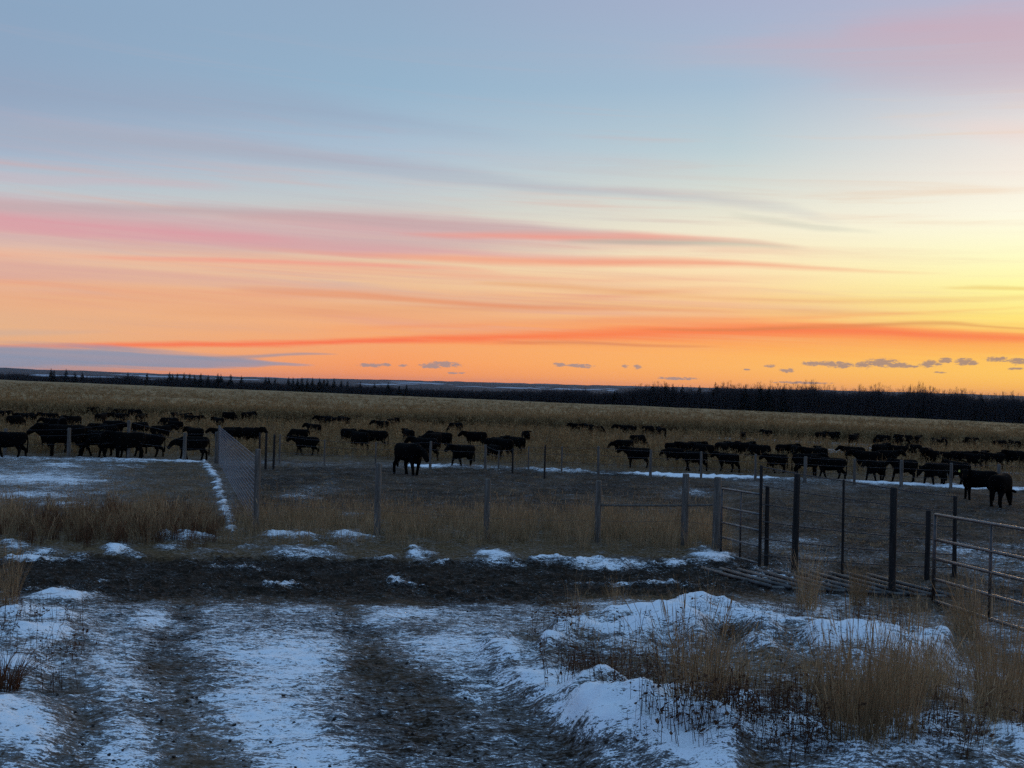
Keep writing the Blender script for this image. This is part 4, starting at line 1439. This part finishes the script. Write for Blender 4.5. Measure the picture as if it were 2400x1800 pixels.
gp = t.node('ShaderNodeNewGeometry').outputs['Position']
q1, q2, q3 = t.noise(gp, 1.2, 4, .7), t.noise(gp, .09, 3, .5), t.noise(gp, 5.0, 2, .6)
kk = t.m('ADD', t.m('MULTIPLY', q1, .5), t.m('ADD', t.m('MULTIPLY', q3, .3), t.m('MULTIPLY', q2, .2)))
t.l.new(t.ramp(kk, [(.34, (.12, .074, .034)), (.5, (.30, .187, .085)), (.66, (.50, .335, .165))]), bs.inputs['Base Color'])
bump(t, bs, kk, 1.0, .5)
cn = link('corn_canopy', mesh('corn_canopy', vv, ff, True), m_can)
tag(cn, 'massed tops of the standing dry corn', kind='stuff')

# grazed corn between the fence and the standing crop
u = RNG.uniform(-150, 2550, 21000)
fieldv = np.interp(u, [0, 540, 700, 1000, 1600, 2400], [1066, 1074, 1070, 1082, 1106, 1134])
fv = front_v(u)
v = fieldv - 1 - RNG.uniform(0, 1, len(u)) ** .85 * (fieldv - fv)
P = at_many(u, v)
sn, _ = snow_lift(P)
path_gap = (sn < .3) & (RNG.uniform(0, 1, len(P)) < np.where((u > 1900) & (v > 1080), .35, .9))
P = P[path_gap]
n = len(P)
s = RNG.uniform(.3, .95, n) * (.7 + .5 * vnoise(P[:, 0] * .2, P[:, 1] * .1, 91)) * np.clip(np.hypot(P[:, 0], P[:, 1]) / 75, .62, 1)
scatter('grazed_corn', 'thin broken corn stalks among the cattle', P,
        np.stack([RNG.normal(0, .18, n), RNG.normal(0, .18, n), RNG.uniform(0, 6.283, n)], -1), np.stack([s, s, s], -1), RNG.integers(0, 5, n), thin)

# ------------------------------------------------------------------ grass and weeds
T_TALL = [tuft('tall_grass', 40, .75, .16, .30, M_TAN, .003, .006, .35, .3, 200 + k) for k in range(5)]
T_MID = [tuft('mid_grass', 40, .5, .18, .5, M_TAN, .003, .007, .2, .5, 210 + k) for k in range(5)]
T_SPARSE = [tuft('sparse_grass', 14, .7, .2, .5, M_TAN, .004, .008, .4, .4, 260 + k) for k in range(5)]
T_RED = [tuft('red_grass', 40, .55, .18, .4, M_RED, .005, .010, .5, .3, 220 + k) for k in range(3)]
T_LOW = [tuft('stubble', 22, .16, .16, .8, M_TAN, .006, .012, 0, .6, 230 + k) for k in range(4)]
W_DARK = [weed('weed', .42, M_STEM, 240 + k, 16, 6) for k in range(6)]


def verge_p(u, v):
    c = .0253 * (u - 1200)
    vb = v - .5 * c
    p = sst(vb, 1188, 1225) * (1 - sst(vb, 1262, 1296))
    p = p * np.where(u < 540, .85, 1) * (1 - sst(u, 1655, 1720))
    return p * (1 - .7 * blobs(u, v, [(520, 1200, 40, 60)])) * (.45 + .8 * vnoise(u * .012, v * .05, 5))


u, v, rg = pick(3000, verge_p, -80, 1720, 1165, 1300, 31)
plant('verge_grass', 'tall dry grass along the post fence and pasture edge', u, v, rg, T_TALL + T_MID + T_SPARSE * 2, .5, 1.1, mask=lambda s: np.where(s > .45, .12, 1))
u, v, rg = pick(480, lambda u, v: blobs(u, v, [(260, 1235, 260, 38), (420, 1262, 90, 20)]) * .9, -80, 560, 1190, 1300, 33)
plant('red_weeds', 'rust red weeds on the pasture edge', u, v, rg, T_RED, .45, .95, mask=lambda s: np.where(s > .5, .15, 1))


def right_p(u, v):
    p = blobs(u, v, [(1480, 1412, 150, 18, .4), (1640, 1412, 110, 14, .4), (1890, 1400, 50, 40, .8), (2010, 1405, 60, 40, .5), (2150, 1450, 80, 40, .8), (2250, 1480, 90, 50, .9),
                     (1650, 1600, 190, 42, .55), (1480, 1570, 110, 34, .35), (1900, 1605, 170, 50, .7), (2120, 1610, 170, 60, .8), (2340, 1610, 110, 110, .95), (1380, 1530, 50, 36, .4),
                     (1640, 1690, 40, 50, .8), (1330, 1480, 40, 30, .3), (1790, 1640, 70, 36, .5), (2070, 1760, 50, 50, .7), (2300, 1760, 50, 50, .4), (2000, 1700, 60, 50, .5), (2420, 1480, 80, 50, .5)])
    return np.clip(p, 0, 1) * (.35 + 1.1 * sst(vnoise(u * .02, v * .03, 12), .25, .8))


u, v, rg = pick(3300, lambda u, v: right_p(u, v) * .85, 1200, 2500, 1380, 1830, 37)
plant('rough_grass', 'rough dry grass on the right bank above the snow', u, v, rg, T_TALL[:2] + T_MID + T_SPARSE * 2, .42, .82, mask=lambda s: np.where(s > .55, .35, 1))
u, v, rg = pick(1900, lambda u, v: blobs(u, v, [(1420, 1620, 130, 60, .6), (1480, 1640, 90, 50, .5), (1790, 1740, 170, 70, 1), (1620, 1760, 110, 50, .6), (1900, 1680, 140, 40, .7), (1760, 1490, 120, 45, .35), (2010, 1500, 110, 40, .35),
                                                (2200, 1740, 160, 70, .5), (60, 1500, 90, 60, .4), (1330, 1520, 80, 50, .5), (130, 1560, 60, 60, .3), (1560, 1560, 120, 40, .4)]), -40, 2450, 1420, 1830, 41)
plant('dark_weeds', 'dark stalked weeds with shrivelled leaves poking through snow', u, v, rg, W_DARK, .5, 1.1)
u, v, rg = pick(5200, lambda u, v: np.where((v < 1200) & (u < 520), .9, np.where((v < 1195) & (u > 560) & (u < 1700), .55, np.where((u > 1780) & (v > 1150) & (v < 1400), .4, 0))), -60, 2450, 1085, 1400, 43)
plant('stubble_grass', 'short grazed stubble in the pens and pasture', u, v, rg, T_LOW, .5, 1.0, mask=lambda s: np.where(s > .45, .2, 1))

# dirt clods and dung on the yard
g_protos = []
for k in range(5):
    bm = bmesh.new()
    bmesh.ops.create_icosphere(bm, subdivisions=1, radius=.022)
    rg = np.random.default_rng(300 + k)
    for vx in bm.verts:
        vx.co = Vector((vx.co.x * rg.uniform(.6, 1.5), vx.co.y * rg.uniform(.6, 1.5), vx.co.z * rg.uniform(.3, .8)))
    me = bpy.data.meshes.new('clod')
    bm.to_mesh(me)
    bm.free()
    g_protos.append(me)
m_clod, t, bs = simple_mat('clod_mat', (.012, .010, .009), .9, 0, .2, (.035, .029, .024), 30)
for me in g_protos:
    me.materials.append(m_clod)
u, v, rg = pick(1900, lambda u, v: np.where(v > 1400, .35 + .5 * np.maximum(path(u, v, TRACK_L), path(u, v, TRACK_R)), .9) * (1 - sst(u, 1450, 1700)) + np.where((u > 1700) & (v < 1420), .4, 0), -40, 2400, 1310, 1830, 47)
plant('clods', 'frozen clods of dirt and dung scattered over the yard', u, v, rg, g_protos, .2, .85, lift=False, tilt=.3)

# single tall tufts one can point to
BIG = [tuft('big_tuft', 260, 1.15, .20, .24, M_TAN, .003, .006, .4, .25, 400 + k) for k in range(3)]
SHRUB = [tuft('brown_shrub', 200, .5, .16, .9, M_RED, .005, .010, .1, .4, 410)]
for u, v, me, sc, lb in ((1632, 1735, BIG[0], .98, 'tall straw tuft standing alone in snow at the bottom centre right'), (1890, 1428, BIG[1], .75, 'tall pale tuft hiding the foot of the left thick post'),
                         (2010, 1420, BIG[2], .62, 'tan tuft between the two thick posts, over the cattle guard'), (2265, 1490, BIG[0], .82, 'wide bushy tuft before the large pipe gate'),
                         (2090, 1780, BIG[2], .9, 'tall tuft at the bottom edge right of the dark weeds'), (2345, 1710, BIG[1], 1.0, 'tallest dark straw tuft at the right edge'),
                         (2000, 1790, BIG[1], .95, 'slim tuft rising from snow left of the bottom edge tuft'),
                         (12, 1432, BIG[2], .75, 'upright reedy tuft at the left edge above the snow bank'), (4, 1620, SHRUB[0], .9, 'low rust brown shrub at the left edge between snow banks'),
                         (1700, 1500, SHRUB[0], .55, 'small dark shrub in a hollow of the snow mound')):
    p = at(u, v)
    o = link('grass_tuft', me, None)
    o.location = p + Vector((0, 0, .02))
    o.scale = (sc, sc, sc)
    o.rotation_euler = (0, 0, RNG.uniform(0, 6))
    tag(o, lb, 'grass tuft', 'single tufts on the banks')

# ------------------------------------------------------------------ wood and spruces behind the field
def bare_tree(name, h, seed):
    rg = np.random.default_rng(seed)
    g = Geo()

    def grow(p, d, L_, r, lev):
        q = p + d * L_
        mid = p.lerp(q, .5) + Vector((rg.normal(), rg.normal(), 0)) * L_ * .05
        side = Vector((math.cos(rg.uniform(0, 6)), math.sin(rg.uniform(0, 6)), 0)).normalized()
        g.strip([p, mid, q], [r * 2, r * 1.6, r], side)
        g.strip([p, mid, q], [r * 2, r * 1.6, r], Vector((-side.y, side.x, 0)))
        if lev == 0:
            return
        for k in range(4 if lev > 1 else 5):
            s = rg.uniform(.3, 1.0)
            nd = (d + Vector((rg.normal(), rg.normal(), rg.normal() * .5 + .15)) * .55).normalized()
            grow(p.lerp(q, s), nd, L_ * rg.uniform(.35, .6), r * .5, lev - 1)
    for k in range(3):
        b = Vector((rg.normal() * 1.2, rg.normal() * 1.2, -.3))
        grow(b, Vector((rg.normal() * .08, rg.normal() * .08, 1)).normalized(), h * rg.uniform(.5, .7), .10, 3)
    me = g.me(name)
    me.materials.append(M_TWIG)
    return me


def spruce_meshes(h, seed):
    rg = np.random.default_rng(seed)
    tr = Geo().tube([(0, 0, -.3), (0, 0, h * .5), (0, 0, h * .98)], [h * .014, h * .009, h * .002], 6).me('trunk')
    tr.materials.append(M_BARK)
    g = Geo()
    n = 24
    for i in range(n):
        s = .10 + .9 * i / n
        z = h * s
        L_ = h * .23 * (1 - s) ** .85 * rg.uniform(.75, 1.2) + h * .012
        for k in range(9):
            a = rg.uniform(0, 6.283)
            l = L_ * rg.uniform(.6, 1.15)
            o = Vector((math.cos(a), math.sin(a), 0))
            sd = Vector((-o.y, o.x, 0))
            p = Vector((0, 0, z + rg.uniform(-.5, .5) * h * .02))
            g.strip([p, p + o * l * .55 + Vector((0, 0, -l * .12)), p + o * l + Vector((0, 0, -l * .35))], [l * .15, l * .42, l * .10], sd)
            g.strip([p, p + o * l * .55 + Vector((0, 0, -l * .30)), p + o * l * .9 + Vector((0, 0, -l * .55))], [l * .10, l * .30, l * .08], (sd + Vector((0, 0, .8))).normalized())
    cr = g.me('crown')
    cr.materials.append(M_SPRUCE)
    return tr, cr


bares = [bare_tree('bare_tree', 8.0, 500 + k) for k in range(5)]
a = RNG.uniform(-.56, .56, 13000)
dep = RNG.uniform(0, 1, 13000) ** 1.6
er = edge_r(a)
r_ = er * 1.0 + 4 + dep * (130 + 40 * np.sin(a * 9))
x, y = r_ * np.sin(a), r_ * np.cos(a)
uu, _ = to_pix(x, y, base_z(x, y))
hgt = np.interp(uu, [-200, 0, 300, 600, 900, 1200, 1400, 1500, 1700, 2000, 2400, 2600], [.95, .95, 1.15, 1.05, .9, 1.15, 1.2, 1.7, 2.1, 2.35, 2.1, 2.1])
hgt = hgt * RNG.uniform(.7, 1.0, len(a)) * (.86 + .28 * vnoise(uu * .02, a * 0, 17))
P = np.stack([x, y, base_z(x, y)], -1)
n = len(a)
scatter('woods', 'dark leafless wood along the far side of the field', P, np.stack([np.zeros(n), np.zeros(n), RNG.uniform(0, 6.283, n)], -1),
        np.stack([np.full(n, 1.4), np.full(n, 1.4), hgt], -1), RNG.integers(0, 5, n), bares)

SPR = [spruce_meshes(12.0, 600 + k) for k in range(4)]
spr = [(120, 862), (127, 866), (155, 863), (176, 869), (193, 870), (300, 871), (345, 872), (398, 870), (404, 874), (416, 873), (432, 872), (445, 873), (456, 877), (471, 873), (488, 877), (511, 873), (518, 875), (541, 875),
       (566, 879), (623, 881), (630, 882), (645, 886), (677, 882), (687, 883), (698, 885), (708, 883), (721, 886), (733, 883), (749, 884), (759, 886), (767, 886), (783, 885), (800, 889), (815, 891), (845, 893), (878, 896), (910, 894), (936, 902), (953, 900),
       (1440, 914), (1446, 914), (1531, 899), (1562, 895), (1577, 898), (1600, 900), (1640, 902), (1677, 894), (1683, 900), (1747, 904), (1783, 901), (1802, 905), (1836, 906), (2060, 912), (2166, 918), (2300, 922)]
spr_sorted = sorted(spr)
for k, (u, vt) in enumerate(spr_sorted):
    bear = math.atan(float(pix_dir(u, vt)[0]))
    rr = float(edge_r(bear)) + 1 + (k * 37 % 12)
    x, y = rr * math.sin(bear), rr * math.cos(bear)
    z = float(base_z(x, y))
    px, pz = pix_dir(u, vt)[0], pix_dir(u, vt)[2]
    h = CAMZ + y * float(pz) - z
    h = max(5.0, h)
    root = empty('spruce_tree', (x, y, z), RNG.uniform(0, 6))
    sc = h / 12.0
    tr, cr = SPR[k % 4]
    wx = sc * (1.5 if u not in (1677,) else 1.6)
    root.scale = (wx, wx, sc)
    link('trunk', tr, None, root)
    link('crown', cr, None, root)
    if u < 640:
        part, n_ = 'left wood edge', [s for s in spr_sorted if s[0] < 640].index((u, vt))
    elif u < 1000:
        part, n_ = 'middle wood edge', [s for s in spr_sorted if 640 <= s[0] < 1000].index((u, vt))
    else:
        part, n_ = 'right wood edge', [s for s in spr_sorted if s[0] >= 1000].index((u, vt))
    lab = '%s dark spruce from the left along the %s against the sunset' % (ORD[n_] if n_ < len(ORD) else 'last', part)
    if u == 1677:
        lab = 'tallest pointed spruce rising from the wood right of centre'
    tag(root, lab, 'spruce tree', 'spruces standing out of the far wood')
HAZE = 2.0e-5

# ------------------------------------------------------------------ thin evening air
bm = bmesh.new()
bmesh.ops.create_cube(bm, size=1.0)
me = bpy.data.meshes.new('haze')
bm.to_mesh(me)
bm.free()
m_haze = bpy.data.materials.new('haze_mat')
m_haze.use_nodes = True
t = NT(m_haze.node_tree)
t.n.clear()
pv_ = t.node('ShaderNodeVolumePrincipled')
pv_.inputs['Color'].default_value = (.72, .80, .92, 1)
pv_.inputs['Density'].default_value = HAZE
pv_.inputs['Anisotropy'].default_value = 0.0
o_ = t.node('ShaderNodeOutputMaterial')
t.l.new(pv_.outputs[0], o_.inputs['Volume'])
hz = link('haze', me, m_haze)
hz.scale = (29000, 29000, 118)
hz.location = (0, 0, -8)
tag(hz, 'thin blue evening haze over the far hills', kind='stuff')
scene.cycles.volume_bounces = 0
